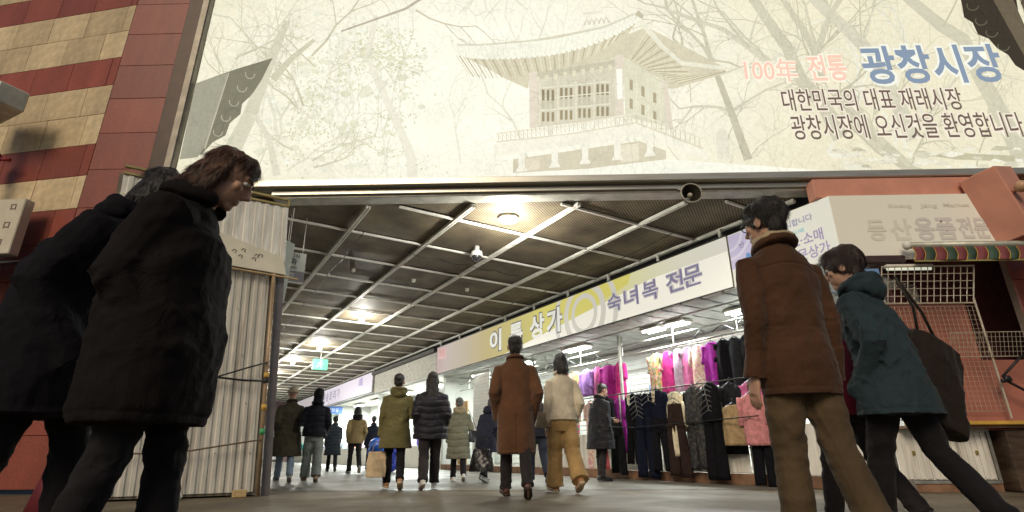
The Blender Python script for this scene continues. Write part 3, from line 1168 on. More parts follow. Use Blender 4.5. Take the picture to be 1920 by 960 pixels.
# hanging plates behind the shed corner
pl = thing('shop_plate', 'grey and white hanging shop plate with Korean letters beside the shed', 'sign', cw(1.24, 8.6, 2.97), CA)
MB().box((0, 0, .24), (.36, .03, .50), bev=.004).build('plate', mat('plate_white', (.6, .62, .56), .4, var=.05), pl)
MB().box((0, -.018, .10), (.352, .006, .17)).build('grey_band', mat('plate_grey', (.24, .22, .24), .5), pl)
for body, x, z_, sz, mm in (('기사', -.06, .40, .085, M_BLACK), ('화', -.05, .29, .12, M_BLACK), ('40-5270', -.16, .21, .065, M_BLACK), ('1호', -.10, .06, .12, M_WHITE)):
    t = link('lettering', text_mesh('lettering', body, sz, .001), mm, pl)
    t.rotation_euler = (R(90), 0, 0)
    t.location = (x, -.025, z_)
for xx in (-.12, .12):
    MB().tube([(xx, 0, .49), (xx, 0, 1.1)], .006, 5).build('hanger_rod', M_STEEL, pl)
pl2 = thing('blank_plate', 'narrow blank pale sheet hanging in front of the lettered plate', 'panel', cw(1.06, 8.25, 2.55), CA)
MB().prism([(-.02, 0, .0), (.08, 0, 0), (.12, 0, .92), (-.02, 0, .96)], (0, .02, 0)).build('sheet', mat('milky_sheet', (.66, .70, .62), .35, var=.05), pl2)
MB().tube([(.04, .01, .95), (.04, .01, 1.5)], .006, 5).build('hanger_rod', M_STEEL, pl2)

# left row of closed shops along the passage (mostly hidden behind the shed)
lr = thing('shutter_row', 'row of closed grey roller shutters along the left side of the passage', 'shutters', cw(.6, 26, 0), CA)
MB().box((-.12, 0, 2.2), (.2, 32, 4.4)).build('wall', mat('left_wall', (.3, .29, .26), .8), lr)
for k in range(10):
    sp = MB()
    for j in range(18):
        sp.box((0.01, -14.2 + k * 3.1, .1 + j * .15), (.03, 2.8, .14), bev=.008)
    sp.build('shutter', mat('shutter_grey', (.38, .38, .36), .5, .3), lr)
# far end
ew = thing('end_wall', 'dark maroon far end of the passage with a sign band', 'wall', cw(5.3, 43.6, 0), CA)
MB().box((0, 0.1, 2.2), (10, .2, 4.4)).build('wall', mat('end_wall_paint', (.16, .10, .10), .8), ew)
MB().box((0.5, -.03, 3.1), (4.5, .06, .6)).build('sign_band', mat('end_sign', (.10, .03, .035), .5), ew)
for k in range(5):
    t = link('lettering', text_mesh('lettering', '광창시장'[k % 4], .35), mat('end_letters', (.4, .4, .36), .5), ew)
    t.rotation_euler = (R(90), 0, 0)
    t.location = (-1.2 + k * .7, -.075, 2.95)
for k in range(3):
    MB().box((-1 + k * 2.2, -.06, 1.3), (1.8, .1, 2.3)).build('stall_front', mat('end_stall', (.5, .48, .45), .6), ew)

# ------------------------------------------------------------------ long sign over the clothes shop
SIGNROT = None


def sign_frame(u, z):
    """local x runs towards the street, y up, normal faces the passage"""
    ex, ey, en = -D, Z, -N
    org = cw(7.5, u, z)
    return Matrix(((ex[0], ey[0], en[0], org[0]), (ex[1], ey[1], en[1], org[1]), (ex[2], ey[2], en[2], org[2]), (0, 0, 0, 1)))


def lit_sign(name, label, u0, u1, z0, z1, rgb, strength):
    """u1 is the far (left) end"""
    L, H_ = u1 - u0, z1 - z0
    r = thing(name, label, 'sign')
    r.matrix_basis = sign_frame(u1, z0)
    MB().box((L / 2, H_ / 2, -.085), (L, H_, .165)).build('sign_box', M_STEEL, r)
    MB().box((L / 2, H_ / 2, .002), (L - .01, H_ - .03, .006)).build('lit_face', emat(name + '_face', srgb(*rgb), strength, .3), r)
    rail = MB()
    rail.box((L / 2, .01, .005), (L, .025, .03))
    rail.box((L / 2, H_ - .01, .005), (L, .025, .03))
    rail.build('rail', M_DARKST, r)
    nh = max(2, int(L / 1.4))
    for k in range(nh + 1):
        MB().box((.15 + (L - .3) * k / nh, H_ + (ZC - z1) / 2, -.06), (.05, ZC - z1, .04)).build('hanger', M_PAINTW, r)
    return r


def ring_shape(cx, cy, r0, r1, x0, x1, y0, y1, n=48):
    """flat ring clipped to the sign face"""
    V, F = [], []
    for i in range(n):
        t = 2 * math.pi * i / n
        for r_ in (r0, r1):
            V.append((min(max(cx + r_ * math.cos(t), x0), x1), min(max(cy + r_ * math.sin(t) * 1.0, y0), y1), 0))
    for i in range(n):
        j = (i + 1) % n
        F.append((2 * i, 2 * i + 1, 2 * j + 1, 2 * j))
    return V, F


sg = lit_sign('long_shop_sign', 'long backlit cream and yellow sign with rings above the clothes racks', 5.40, 17.3, 2.99, 3.92, (228, 224, 210), .66)
LS = 17.3 - 5.4


def sx(u):
    return 17.3 - u


FY0, FY1 = .025, .905
ye = [emat('sign_yellow', srgb(220, 210, 112), .62, 0), emat('sign_pale_yellow', srgb(223, 216, 160), .62, 0), emat('sign_grey', srgb(214, 210, 196), .62, 0), emat('sign_ochre', srgb(210, 194, 142), .6, 0), emat('sign_pink', srgb(218, 172, 168), .58, 0), emat('sign_dusk', srgb(206, 190, 176), .55, 0)]


def on_sign(parent, name, pts, m, lay):
    MB().raw([(x, y, .006 + lay * .0015) for x, y in pts], [tuple(range(len(pts)))]).build(name, m, parent)


GR = [(0, (212, 186, 182)), (.8, (214, 200, 190)), (2.2, (208, 196, 172)), (3.6, (210, 194, 142)), (5.2, (214, 202, 132)), (6.6, (222, 214, 132)), (8.2, (224, 217, 140)), (9.6, (226, 221, 172)), (10.8, (227, 223, 200)), (11.9, (228, 224, 210))]
wv, wf_, wc = [], [], []
for k in range(49):
    x0 = .005 + (LS - .01) * k / 48
    cg = srgb(*[np.interp(x0, [q[0] for q in GR], [q[1][i] for q in GR]) for i in range(3)])
    lo_ = max(0.0, min(.62, (x0 - 4.5) * .11))            # the white wash rises towards the street end
    wv += [(x0, FY0 + lo_, .0075), (x0, FY1, .0075)]
    wc += [cg, cg]
    if k:
        wf_.append((2 * k - 2, 2 * k, 2 * k + 1, 2 * k - 1))
me = bpy.data.meshes.new('colour_print')
me.from_pydata(wv, [], wf_)
me.color_attributes.new('ink', 'FLOAT_COLOR', 'POINT').data.foreach_set('color', [float(q) for c in wc for q in c])
wm = bpy.data.materials.new('sign_wash')
wm.use_nodes = True
nt = wm.node_tree
nt.nodes.clear()
at_, em_, ou_ = nt.nodes.new('ShaderNodeAttribute'), nt.nodes.new('ShaderNodeEmission'), nt.nodes.new('ShaderNodeOutputMaterial')
at_.attribute_name = 'ink'
em_.inputs[1].default_value = .62
nt.links.new(at_.outputs['Color'], em_.inputs[0])
nt.links.new(em_.outputs[0], ou_.inputs[0])
link('colour_print', me, wm, sg)
on_sign(sg, 'print', [(6.3, .30), (8.0, .42), (9.5, .70), (9.6, FY1), (6.0, FY1)], ye[0], 4)
for (r0, r1, mm, la) in ((.98, 1.12, 2, 5), (.58, .74, 2, 5.5), (.34, .46, 2, 6)):
    V, F = ring_shape(8.05, .40, r0, r1, 5.6, 10.6, FY0, FY1)
    MB().raw([(a, b_, .006 + la * .0015) for a, b_, _ in V], F).build('ring_print', ye[mm], sg)
on_sign(sg, 'print', [(.15, .5), (.75, .45), (.75, .82), (.15, .85)], ye[4], 3)
for x in (.25, .4, .55):
    on_sign(sg, 'print', [(x, .55), (x + .04, .55), (x + .04, .8), (x, .8)], emat('sign_rose', srgb(214, 130, 134), .55, 0), 4)


def sign_text(parent, body, x, y, size, w_, rgb, bold, st, halo=None, lay=.022, hb=.03):
    for (rg, bo, of) in ((halo, bold + hb, lay - .005), (rgb, bold, lay)):
        if rg is None:
            continue
        me = fit_text(text_mesh('lettering', body, size, bo), w_)
        o = link('lettering' if of == lay else 'lettering_outline', me, emat('letter_%d_%d_%d' % rg, srgb(*rg), st, .3), parent)
        o.location = (x, y, of)


for ch, u_ in (('이', 13.55), ('특', 12.45), ('상', 11.45), ('가', 10.7)):
    sign_text(sg, ch, sx(u_), .24, .62, .66, (226, 226, 216), .022, .6, (92, 84, 96), hb=.03)
for ch, u_ in (('숙', 8.45), ('녀', 7.95), ('복', 7.42), ('전', 6.80), ('문', 6.38)):
    sign_text(sg, ch, sx(u_), .27, .42, .42, (124, 118, 148), .006, .55, (196, 190, 186), hb=.02)

# corner sign: passage face + street face
cs = thing('corner_sign', 'white folded corner sign box with faint purple letters at the passage corner', 'sign')
cs.matrix_basis = sign_frame(5.37, 2.99)
L2 = 5.37 - 3.66
csi = cs.matrix_basis.inverted()
A0, A1 = cw(7.5, 5.37), cw(7.5, 3.66)
B1 = fwd(6.66, .20)
A1 = fwd((cw(7.5, 3.66) - FORG).dot(FX), .20)
plan = [A0, A1, B1, B1 - FO * .17, A1 - FO * .17 + FX * .1, A0 + N * .16]
MB().prism([csi @ (p + Z * 2.99) for p in plan], csi.to_3x3() @ (Z * .91)).build('sign_box', emat('sign_white_added_glow', (.78, .76, .67), .05, 1.0), cs)  # faint glow added to the box so its front stays bright
fc = MB().raw([(.006, .01, .004), ((A1 - A0).length - .004, .01, .004), ((A1 - A0).length - .004, .9, .004), (.006, .9, .004)], [(0, 1, 2, 3)]).build('lit_face', emat('corner_face', srgb(226, 226, 214), .42, .5), cs)
exs = (A1 - A0).normalized()
ens = exs.cross(Z)
fc.matrix_basis = csi @ Matrix(((exs[0], 0, ens[0], A0[0]), (exs[1], 0, ens[1], A0[1]), (0, 1, 0, 2.99), (0, 0, 0, 1)))
on_sign(fc, 'print', [(.01, .3), (.55, .35), (.42, .89), (.01, .89)], emat('lilac_print', srgb(206, 196, 224), .45, .3), 1)
for r0 in (.25, .4):
    V, F = ring_shape(.0, .9, r0, r0 + .05, .01, .9, .02, .89)
    MB().raw([(a, b_, .010) for a, b_, _ in V], F).build('ring_print', emat('lilac_ring', srgb(226, 220, 236), .45, .3), fc)
sign_text(fc, '속', .14, .14, .42, .40, (92, 148, 206), .012, .4, lay=.014)
sign_text(fc, '반', .2, .62, .10, .10, (120, 110, 140), 0, .4, lay=.014)
sign_text(fc, '를 감시합니다', .78, .66, .115, .68, (166, 164, 190), .002, .4, lay=.014)
sign_text(fc, '여성의류도매', .72, .52, .075, .58, (150, 212, 212), .001, .4, lay=.014)
sign_text(fc, '도·소매', 1.06, .33, .20, .50, (176, 160, 196), .003, .4, lay=.014)
sign_text(fc, '전문상가', .98, .11, .20, .64, (178, 162, 198), .003, .4, lay=.014)
ff = thing('x', 'x', 'x')
bpy.data.objects.remove(ff)


def front_text(parent, inv_, body, x, z_, size, w_, m, out, name='lettering'):
    me = fit_text(text_mesh('lettering', body, size, size * .03), w_)
    o = link(name, me, m, parent)
    o.matrix_basis = inv_ @ Matrix(((FX[0], 0, FO[0], 0), (FX[1], 0, FO[1], 0), (0, 1, 0, 0), (0, 0, 0, 1)))
    o.location = inv_ @ fwd(x, out, z_)
    return o


M_FADE = mat('faded_purple', (.66, .625, .60), .5, var=.03)
M_FADE2 = mat('faded_grey', (.74, .72, .635), .5, var=.03)
front_text(cs, csi, '등', 4.93, 3.24, .34, .26, M_FADE2, .206)
front_text(cs, csi, '산', 5.24, 3.24, .34, .30, M_FADE2, .206)
front_text(cs, csi, '용품', 5.58, 3.24, .36, .56, M_FADE, .206)
front_text(cs, csi, '전문', 6.00 + .17, 3.25, .34, .42, M_FADE, .206)
front_text(cs, csi, 'Kwang', 5.30, 3.70, .085, .32, M_FADE2, .206)
front_text(cs, csi, 'Jang', 5.74, 3.70, .085, .24, M_FADE2, .206)
front_text(cs, csi, 'Market', 6.06, 3.70, .085, .36, M_FADE2, .206)
front_text(cs, csi, '합사대', 6.3, 3.05, .07, .26, M_FADE2, .206)

# next signs deeper in the passage
rw = thing('ribbed_fascia', 'white ribbed metal fascia between the two lit signs', 'panel')
rw.matrix_basis = sign_frame(24.3, 3.0)
MB().box((3.4, .42, -.10), (6.8, .84, .02)).build('backing', mat('fascia_white', (.82, .82, .78), .5, var=.04), rw)
b = MB()
for k in range(44):
    b.box((.08 + k * .155, .40, -.08), (.07, .76, .03))
b.build('ribs', M_CORRW, rw)
MB().box((3.4, .86, -.02), (6.9, .12, .2)).build('top_rail', M_DARKST, rw)
s2 = lit_sign('far_shop_sign', 'pale lilac lit sign with grey letters deep in the passage', 24.4, 36, 3.05, 3.98, (222, 214, 226), .62)
for k, ch in enumerate('가가여송토리가'):
    sign_text(s2, ch, .8 + k * .8, .28, .55, .55, (130, 126, 150), .005, .5)
MB().raw([(9.5, .5, .012), (10.2, .45, .012), (10.1, .85, .012), (9.6, .8, .012)], [(0, 1, 2, 3)]).build('print', emat('far_lilac', srgb(190, 176, 220), .5, .3), s2)
s3 = lit_sign('end_shop_sign', 'small pale sign farthest down the passage', 36.2, 43, 3.1, 3.95, (214, 206, 206), .5)
o = thing('blue_sign', 'small blue hanging sign far down the passage', 'sign', cw(7.3, 30, 2.45), CA)
MB().box((0, 0, .2), (.9, .06, .36), bev=.01).build('board', emat('blue_lit', (.05, .16, .5), .5), o)
t = link('lettering', text_mesh('lettering', '화장실', .2), emat('blue_letters', (.8, .85, .9), .6), o)
t.rotation_euler = (R(90), 0, 0)
t.location = (-.3, -.04, .13)
for xx in (-.3, .3):
    MB().tube([(xx, 0, .38), (xx, 0, .62)], .01, 5).build('hanger_rod', M_STEEL, o)

# ------------------------------------------------------------------ clothes shop room
pf = MB().box(cw(8.85, 10.5, .075), (2.1, 13.6, .15), N, D).build('shop_platform', mat('platform_floor', (.3, .27, .24), .7))
tag(pf, kind='structure')
for k in range(7):
    MB().box(cw(7.80, 4.65 + k * 1.95, .085), (.03, 1.94, .16), N, D, bev=.004).build('plank', M_WOODB, pf)
room = thing('clothes_shop', 'brightly lit open-front clothes shop with white slatted walls', 'shop', cw(7.9, 10.6, 0), CA)
# local: x = v-7.9, y = u-10.6
M_SLATW = mat('white_slat_wall', (.70, .72, .68), .45, var=.05)
MB().box((1.98, 0, 1.55), (.06, 13.6, 2.8)).build('back_wall', M_SLATW, room)
for k in range(22):
    MB().box((1.94, 0, .25 + k * .125), (.02, 13.5, .105), bev=.004).build('slat', M_SLATW, room)
MB().box((.99, 6.85, 1.55), (2.0, .08, 2.8)).build('side_wall', M_SLATW, room)
b = MB()
for k in range(30):
    o = MB().box((.8, -6.6 + k * .455, 2.975), (2.45, .405, .03), bev=.012).build('ceiling_strip', mat('ceiling_metal', (.40, .41, .39), .45, .2), room)
for y in (-5.2, -1.5, 2.0, 5.3):
    MB().box((.42, y, 1.5), (.05, .05, 2.95)).build('post', M_STEEL, room)
for (x, z_) in ((.5, 2.5), (.5, 2.72), (1.2, 2.62), (-.12, 2.86)):
    MB().tube([(x, -6.7, z_), (x, 6.7, z_)], .016, 8).build('rail', M_STEEL, room)
MB().tube([(-.15, -5.4, 1.60), (-.15, 1.4, 1.60)], .012, 8).build('rail', M_DARKST, room)
for y in (-5.4, -2.0, 1.4):
    MB().tube([(-.13, y, .15), (-.13, y, 1.62)], .016, 8).build('stand', M_STEEL, room)
for y in np.arange(-6, 6.5, 1.5):
    MB().tube([(.5, y, 2.5), (.5, y, 2.95)], .012, 6).build('drop_rod', M_STEEL, room)
# low white cabinet doors behind the hanging clothes
for k in range(13):
    MB().box((.02, -6.3 + k * .62, .52), (.04, .58, .70), bev=.008).build('cabinet_door', M_CORRW, room)
# white roller shutter piece and a brown board at the far side of the shop
rs = thing('roller_shutter', 'narrow white roller shutter closed beside the brown board', 'shutter', cw(7.95, 14.9, 0), CA)
for j in range(26):
    MB().box((0, 0, .2 + j * .105), (.03, 1.0, .1), bev=.01).build('slat', M_WHITE, rs)
bb_ = MB().box(cw(8.05, 16.3, 1.12), (.04, .62, 1.9), N, D, bev=.004).build('plywood_board', mat('plywood', (.5, .32, .13), .6, var=.2, scale=3, stretch=(4, 4, .5)))
tag(bb_, 'tall yellowish plywood board standing beside the roller shutter', 'board')


def lamp_panel(name, label, loc, rz, size, power, col=(.93, 1.0, .95), group=None):
    r = thing(name, label, 'lamp', loc, rz, group)
    MB().box((0, 0, .0), (size[0], size[1], .05), bev=.01).build('housing', M_PAINTW, r)
    for k in (-1, 1):
        MB().tube([(size[0] * .25 * k, -size[1] / 2 + .02, -.045), (size[0] * .25 * k, size[1] / 2 - .02, -.045)], .022, 8).build('tube', emat('tube_glow', col, 9.0), r)
    ld = bpy.data.lights.new('glow', 'AREA')
    ld.shape = 'RECTANGLE'
    ld.size, ld.size_y = size[0], size[1]
    ld.energy = power
    ld.color = col
    lo = bpy.data.objects.new('glow', ld)
    COL.objects.link(lo)
    lo.parent = r
    lo.location = (0, 0, -.09)
    return r


for k, (u_, v_, where) in enumerate(((5.9, 8.55, 'at the street end of the clothes shop'), (7.4, 8.35, 'above the bright row of dresses'), (8.05, 8.35, 'second from the street above the dresses'), (10.6, 8.3, 'above the lilac and magenta dresses'), (13.2, 8.4, 'in front of the roller shutter'), (15.8, 8.4, 'at the far end of the clothes shop'))):
    lamp_panel('shop_lamp', 'twin fluorescent ceiling lamp ' + where, cw(v_, u_, 2.92), CA, (.34, .5 if k in (1, 2) else .9), 62, group='fluorescent lamps of the clothes shop')

# far shops
for i, (u0, u1) in enumerate(((17.5, 24.2), (24.5, 31), (31.2, 43))):
    fs = thing('lit_stall', ['white walled stall room beyond the clothes shop', 'bright stall room under the lilac sign', 'last bright stall room down the passage'][i], 'stall', cw(7.9, (u0 + u1) / 2, 0), CA)
    Lh = u1 - u0
    MB().box((1.7, 0, 1.5), (.1, Lh, 3.0)).build('back_wall', M_SLATW, fs)
    MB().box((.85, -Lh / 2 + .05, 1.5), (1.7, .08, 3.0)).build('side_wall', M_SLATW, fs)
    MB().box((.8, 0, 3.0), (2.0, Lh, .05)).build('stall_ceiling', M_WHITE, fs)
    rr = random.Random(30 + i)
    MB().box((.15, 0, .38), (.5, Lh * .9, .76), bev=.01).build('counter', M_WHITE, fs)
    for k in range(int(Lh * 3)):
        m_ = mat('goods_%d' % rr.randrange(9), (rr.uniform(.1, .7), rr.uniform(.1, .7), rr.uniform(.1, .7)), .6)
        hh = rr.uniform(.12, .5)
        zb = rr.choice((.76, 1.35, 1.9))
        if zb > 1:
            MB().box((1.5, -Lh / 2 + .3 + k * .31, zb + hh / 2), (.25, .27, hh), bev=.015).build('goods', m_, fs)
        else:
            MB().box((.15 + rr.uniform(-.1, .1), -Lh / 2 + .3 + k * .31, .762 + hh / 2), (.3, .27, hh), bev=.02).build('goods', m_, fs)
    for z_ in (1.33, 1.88):
        MB().box((1.5, 0, z_), (.34, Lh * .95, .025)).build('shelf', M_WHITE, fs)
    for k in range(2):
        lamp_panel('stall_lamp', ['twin tube lamp %s in the stall beyond the clothes shop', 'twin tube lamp %s under the lilac sign', 'twin tube lamp %s in the last stall'][i] % ('nearer' if k == 0 else 'farther'), cw(8.4, u0 + Lh * (.28 + .45 * k), 2.9), CA, (.4, 1.2), 210, group='lamps of the far stalls')

# ------------------------------------------------------------------ ceiling fittings
where = ['nearest the street', 'second from the street', 'third from the street', 'fourth from the street', 'farthest in']


def bulb(v, u, label, power, r0=.075):
    r = thing('ceiling_lamp', label, 'lamp', cw(v, u, ZC + .01), CA, 'bare ceiling lamps of the passage')
    MB().loft([(0, 0, .03), (0, 0, -.03)], [.09, .07], [.09, .07], n=14).build('rose', M_PAINTW, r)
    MB().ell((0, 0, -.03 - r0 * .8), (r0, r0, r0), 14, 9).build('bulb', emat('bulb_glow', (1, .96, .84), 26), r, True)
    ld = bpy.data.lights.new('glow', 'POINT')
    ld.energy = power
    ld.shadow_soft_size = .08
    ld.color = (1, .97, .88)
    lo = bpy.data.objects.new('glow', ld)
    COL.objects.link(lo)
    lo.parent = r
    lo.location = (0, 0, -.30)


for k, (v, u, P_) in enumerate(((4.16, 15.0, 110), (4.15, 20.0, 130), (3.95, 23.8, 130), (3.8, 27.9, 150), (4.1, 34.2, 150))):
    bulb(v, u, 'glowing bare ceiling lamp %s in the row beyond the camera dome' % where[k], P_)
rl = thing('added_lamp', 'added round lamp brightening the mesh ceiling near the street', 'lamp', cw(4.22, 7.05, ZC + .02), CA)  # fixture added under the mesh to make its bright patch
MB().loft([(0, 0, .03), (0, 0, -.02), (0, 0, -.03)], [.17, .17, .15], [.17, .17, .15], n=24).build('housing', M_PAINTW, rl)  # housing of the added lamp
MB().loft([(0, 0, -.02), (0, 0, -.05), (0, 0, -.06)], [.14, .13, .06], [.14, .13, .06], n=24).build('diffuser', emat('diffuser_glow', (1, .98, .9), 9), rl, True)
ld = bpy.data.lights.new('glow', 'POINT')
ld.energy = 130
ld.shadow_soft_size = .12
ld.color = (1, .97, .88)
lo = bpy.data.objects.new('glow', ld)
COL.objects.link(lo)
lo.parent = rl
lo.location = (0, 0, -.42)

cc = thing('camera_dome', 'white surveillance camera dome hanging from the mesh ceiling', 'camera', cw(4.38, 8.47, ZC), CA)
MB().loft([(0, 0, .03), (0, 0, -.05), (0, 0, -.08), (0, 0, -.17)], [.05, .05, .10, .115], [.05, .05, .10, .115], n=20).build('housing', M_WHITE, cc, True)
MB().ell((0, 0, -.17), (.095, .095, .10), 18, 10).build('lens_dome', mat('smoked_dome', (.03, .03, .035), .08, spec=.9), cc, True)
hs = thing('horn_speaker', 'round black and cream horn loudspeaker hanging under the street beam', 'loudspeaker', fwd(2.62, -.05, 4.03), FA)
hs.scale = (.78, .78, .78)
b = MB()
prof = [(.19, -.20), (.165, -.16), (.11, -.06), (.06, .04), (.055, .13)]
b.rings([[Vector((r_ * math.cos(t), y, r_ * math.sin(t))) for t in np.linspace(0, 2 * math.pi, 25)[:-1]] for r_, y in prof], cap=False)
o = b.build('horn', mat('horn_black', (.03, .027, .02), .4), hs, True)
o.modifiers.new('t', 'SOLIDIFY').thickness = .006
b = MB().tube([(.19 * math.cos(t), -.20, .19 * math.sin(t)) for t in np.linspace(0, 2 * math.pi, 25)], .014, 8)
b.build('rim', mat('horn_rim', (.36, .34, .27), .5), hs, True)
MB().ell((0, -.09, 0), (.05, .06, .05), 12, 8).build('center_cone', mat('horn_core', (.5, .46, .36), .4), hs, True)
MB().tube([(0, .1, .03), (0, .1, .2)], .02, 8).build('bracket', M_STEEL, hs)
MB().tube([(-.12, -.05, .14), (-.2, 0, .2)], .02, 8).build('bracket', M_STEEL, hs)
ex_ = thing('exit_sign', 'small green lit exit box hanging from the passage ceiling', 'sign', cw(4.55, 21.5, ZC - .42), CA)
MB().box((0, 0, .0), (.55, .12, .40), bev=.01).build('box', emat('exit_green', (.16, .62, .38), .9), ex_)
b = MB()
b.ell((.02, -.066, .12), (.03, .006, .03), 8, 6)
b.tube([(.0, -.066, .08), (-.03, -.066, -.02), (.05, -.066, -.07), (.04, -.066, -.15)], .016, 6)
b.tube([(-.03, -.066, -.02), (-.08, -.066, -.09), (-.15, -.066, -.09)], .016, 6)
b.tube([(-.1, -.066, .03), (-.03, -.066, .07), (.03, -.066, .05), (.1, -.066, .0)], .012, 6)
b.build('running_figure', emat('exit_white', (.85, 1, .9), 1.0), ex_)
MB().tube([(0, 0, .18), (0, 0, .42)], .012, 6).build('hanger_rod', M_STEEL, ex_)
for k, (v, u) in enumerate(((2.78, 11.0), (4.14, 11.05), (5.5, 11.1), (3.4, 24.0), (5.5, 24.0))):
    o = MB().loft([(0, 0, .03), (0, 0, -.03), (0, 0, -.045)], [.05, .045, .02], [.05, .045, .02], n=12).build('smoke_detector', M_WHITE, None, True)
    o.location = cw(v, u, ZC + .02)
    tag(o, ['small white detector nearest the shed side of the mesh ceiling', 'small white detector in the middle mesh panel', 'small white detector on the sign side of the mesh ceiling', 'far white detector on the left of the passage ceiling', 'far white detector on the right of the passage ceiling'][k], 'detector', 'ceiling detectors')

# ------------------------------------------------------------------ booth at the right corner
bo = thing('corner_booth', 'salmon boarded corner booth with white ribbed cabinet doors', 'booth', fwd(5.9, -.2, 0), FA)
boi = bo.matrix_basis.inverted()


def bx(x, out, z):
    return boi @ fwd(x, out, z)


bpy.context.view_layer.update()
boi = bo.matrix_basis.inverted()
MB().prism([bx(4.95, .0, .83), bx(7.12, .0, .83), bx(7.12, -.16, 1.62), bx(4.95, -.16, 1.62)], (0, .02, 0)).build('salmon_panel', M_SALMON_SHADE, bo)
MB().box(bx(5.7, -.42, 1.95), (1.5, .03, 1.0)).build('back_panel', M_SALMON_SHADE, bo)
MB().box(bx(6.04, .03, .81), (2.2, .09, .045), bev=.006).build('yellow_edge', M_YELLOW, bo)
MB().box(bx(6.04, -.2, .77), (2.16, .42, .035)).build('counter_top', M_WOODB, bo)
for k in range(3):
    x0 = 4.9 + k * .395
    d_ = MB().box(bx(x0 + .19, -.24, .43), (.385, .02, .58)).build('cabinet_door', M_CORRW, bo)
    for j in range(5):
        MB().box(bx(x0 + .04 + j * .075, -.222, .43), (.062, .014, .56), bev=.004).build('board', M_CORRW, d_)
    MB().box(bx(x0 + .2, -.205, .46), (.035, .02, .05), bev=.004).build('latch', mat('brass_latch', (.4, .3, .1), .4, .6), d_)
fr = MB()
for zz in (.115, .735):
    fr.box(bx(5.49, -.235, zz), (1.22, .04, .035))
fr.box(bx(6.10, -.235, .43), (.035, .04, .66))
fr.build('cabinet_frame', M_STEEL, bo)
MB().box(bx(5.5, -.26, .05), (1.24, .06, .1)).build('plinth', M_WOODB, bo)
MB().box(bx(5.5, -.70, .4), (1.2, .85, .7)).build('cabinet_body', mat('cabinet_dark', (.06, .05, .045), .8), bo)
ct = MB().box(fwd(6.52, -.30, .37), (.66, .5, .72), FX, -FO, bev=.01).build('wrapped_carton', mat('brown_wrapped_carton', (.075, .048, .032), .3, var=.4, scale=2.5, bump=.8, bscale=8, stretch=(1, 1, 4)))
tag(ct, 'brown carton wrapped in shiny film beside the white cabinet doors', 'carton')
pal = MB()
for k in range(3):
    pal.box(fwd(6.28 + k * .24, -.30, .012), (.1, .5, .02), FX, -FO)
pal = tag(pal.build('carton_skid', M_WOODB), 'low dark wooden skid under the wrapped carton', 'skid')


def wire_grid(name, label, x0, x1, z0, z1, out0, out1, step, r_, m, cat='wire panel'):
    t = thing(name, label, cat, fwd((x0 + x1) / 2, (out0 + out1) / 2, z0), FA)
    bpy.context.view_layer.update()
    ti = t.matrix_basis.inverted()
    P = lambda x, z_: ti @ fwd(x, out0 + (out1 - out0) * (z_ - z0) / (z1 - z0), z_)
    MB().tube([P(x0, z0), P(x1, z0), P(x1, z1), P(x0, z1), P(x0, z0)], r_ * 2.2, 6).build('frame', m, t)
    b = MB()
    n = int((x1 - x0) / step)
    for i in range(1, n):
        x = x0 + (x1 - x0) * i / n
        b.tube([P(x, z0), P(x, z1)], r_, 4)
    n = int((z1 - z0) / step)
    for i in range(1, n):
        z_ = z0 + (z1 - z0) * i / n
        b.tube([P(x0, z_), P(x1, z_)], r_, 4)
    b.build('wires', m, t)
    return t


M_WIRE = mat('cream_wire', (.46, .40, .31), .45, .2)
wire_grid('wire_grid', 'white coarse wire grid panel hanging under the striped awning', 4.95, 6.16, 2.34, 2.80, .10, .28, .085, .0055, M_WIRE)
wire_grid('wire_screen', 'fine pale wire screen in front of the salmon board', 5.0, 6.2, .95, 2.30, .06, .08, .06, .0022, M_WIRE)
wr = wire_grid('wire_basket', 'long wire basket fixed across the salmon booth', 5.65, 7.2, 1.62, 1.92, .14, .22, .05, .0026, M_WIRE, 'basket')
po = tag(MB().tube([fwd(6.19, .11, .86), fwd(6.17, .11, 2.4)], .013, 8).build('pole', M_WIRE), 'thin cream pole at the edge of the wire screen', 'pole')
world_rope('black_strap', [fwd(7.2, .2, .75), fwd(6.6, .19, 1.05), fwd(6.24, .16, 1.30), fwd(6.18, .17, 1.36), fwd(6.5, .17, 1.62), fwd(6.54, .18, 1.60), fwd(6.66, .17, 1.38)], .016, M_BLACK, 'black strap knotted to the pole in front of the salmon board', 'strap')
b = MB()
rr = random.Random(5)
for k in range(5):
    b.ell(fwd(6.2 + rr.uniform(-.04, .04), .19, 1.31 + rr.uniform(-.04, .04)), (.04, .025, .03), 8, 6)
tag(b.build('knot', M_BLACK, None, True), 'black knot of strap ends on the cream pole', 'knot')

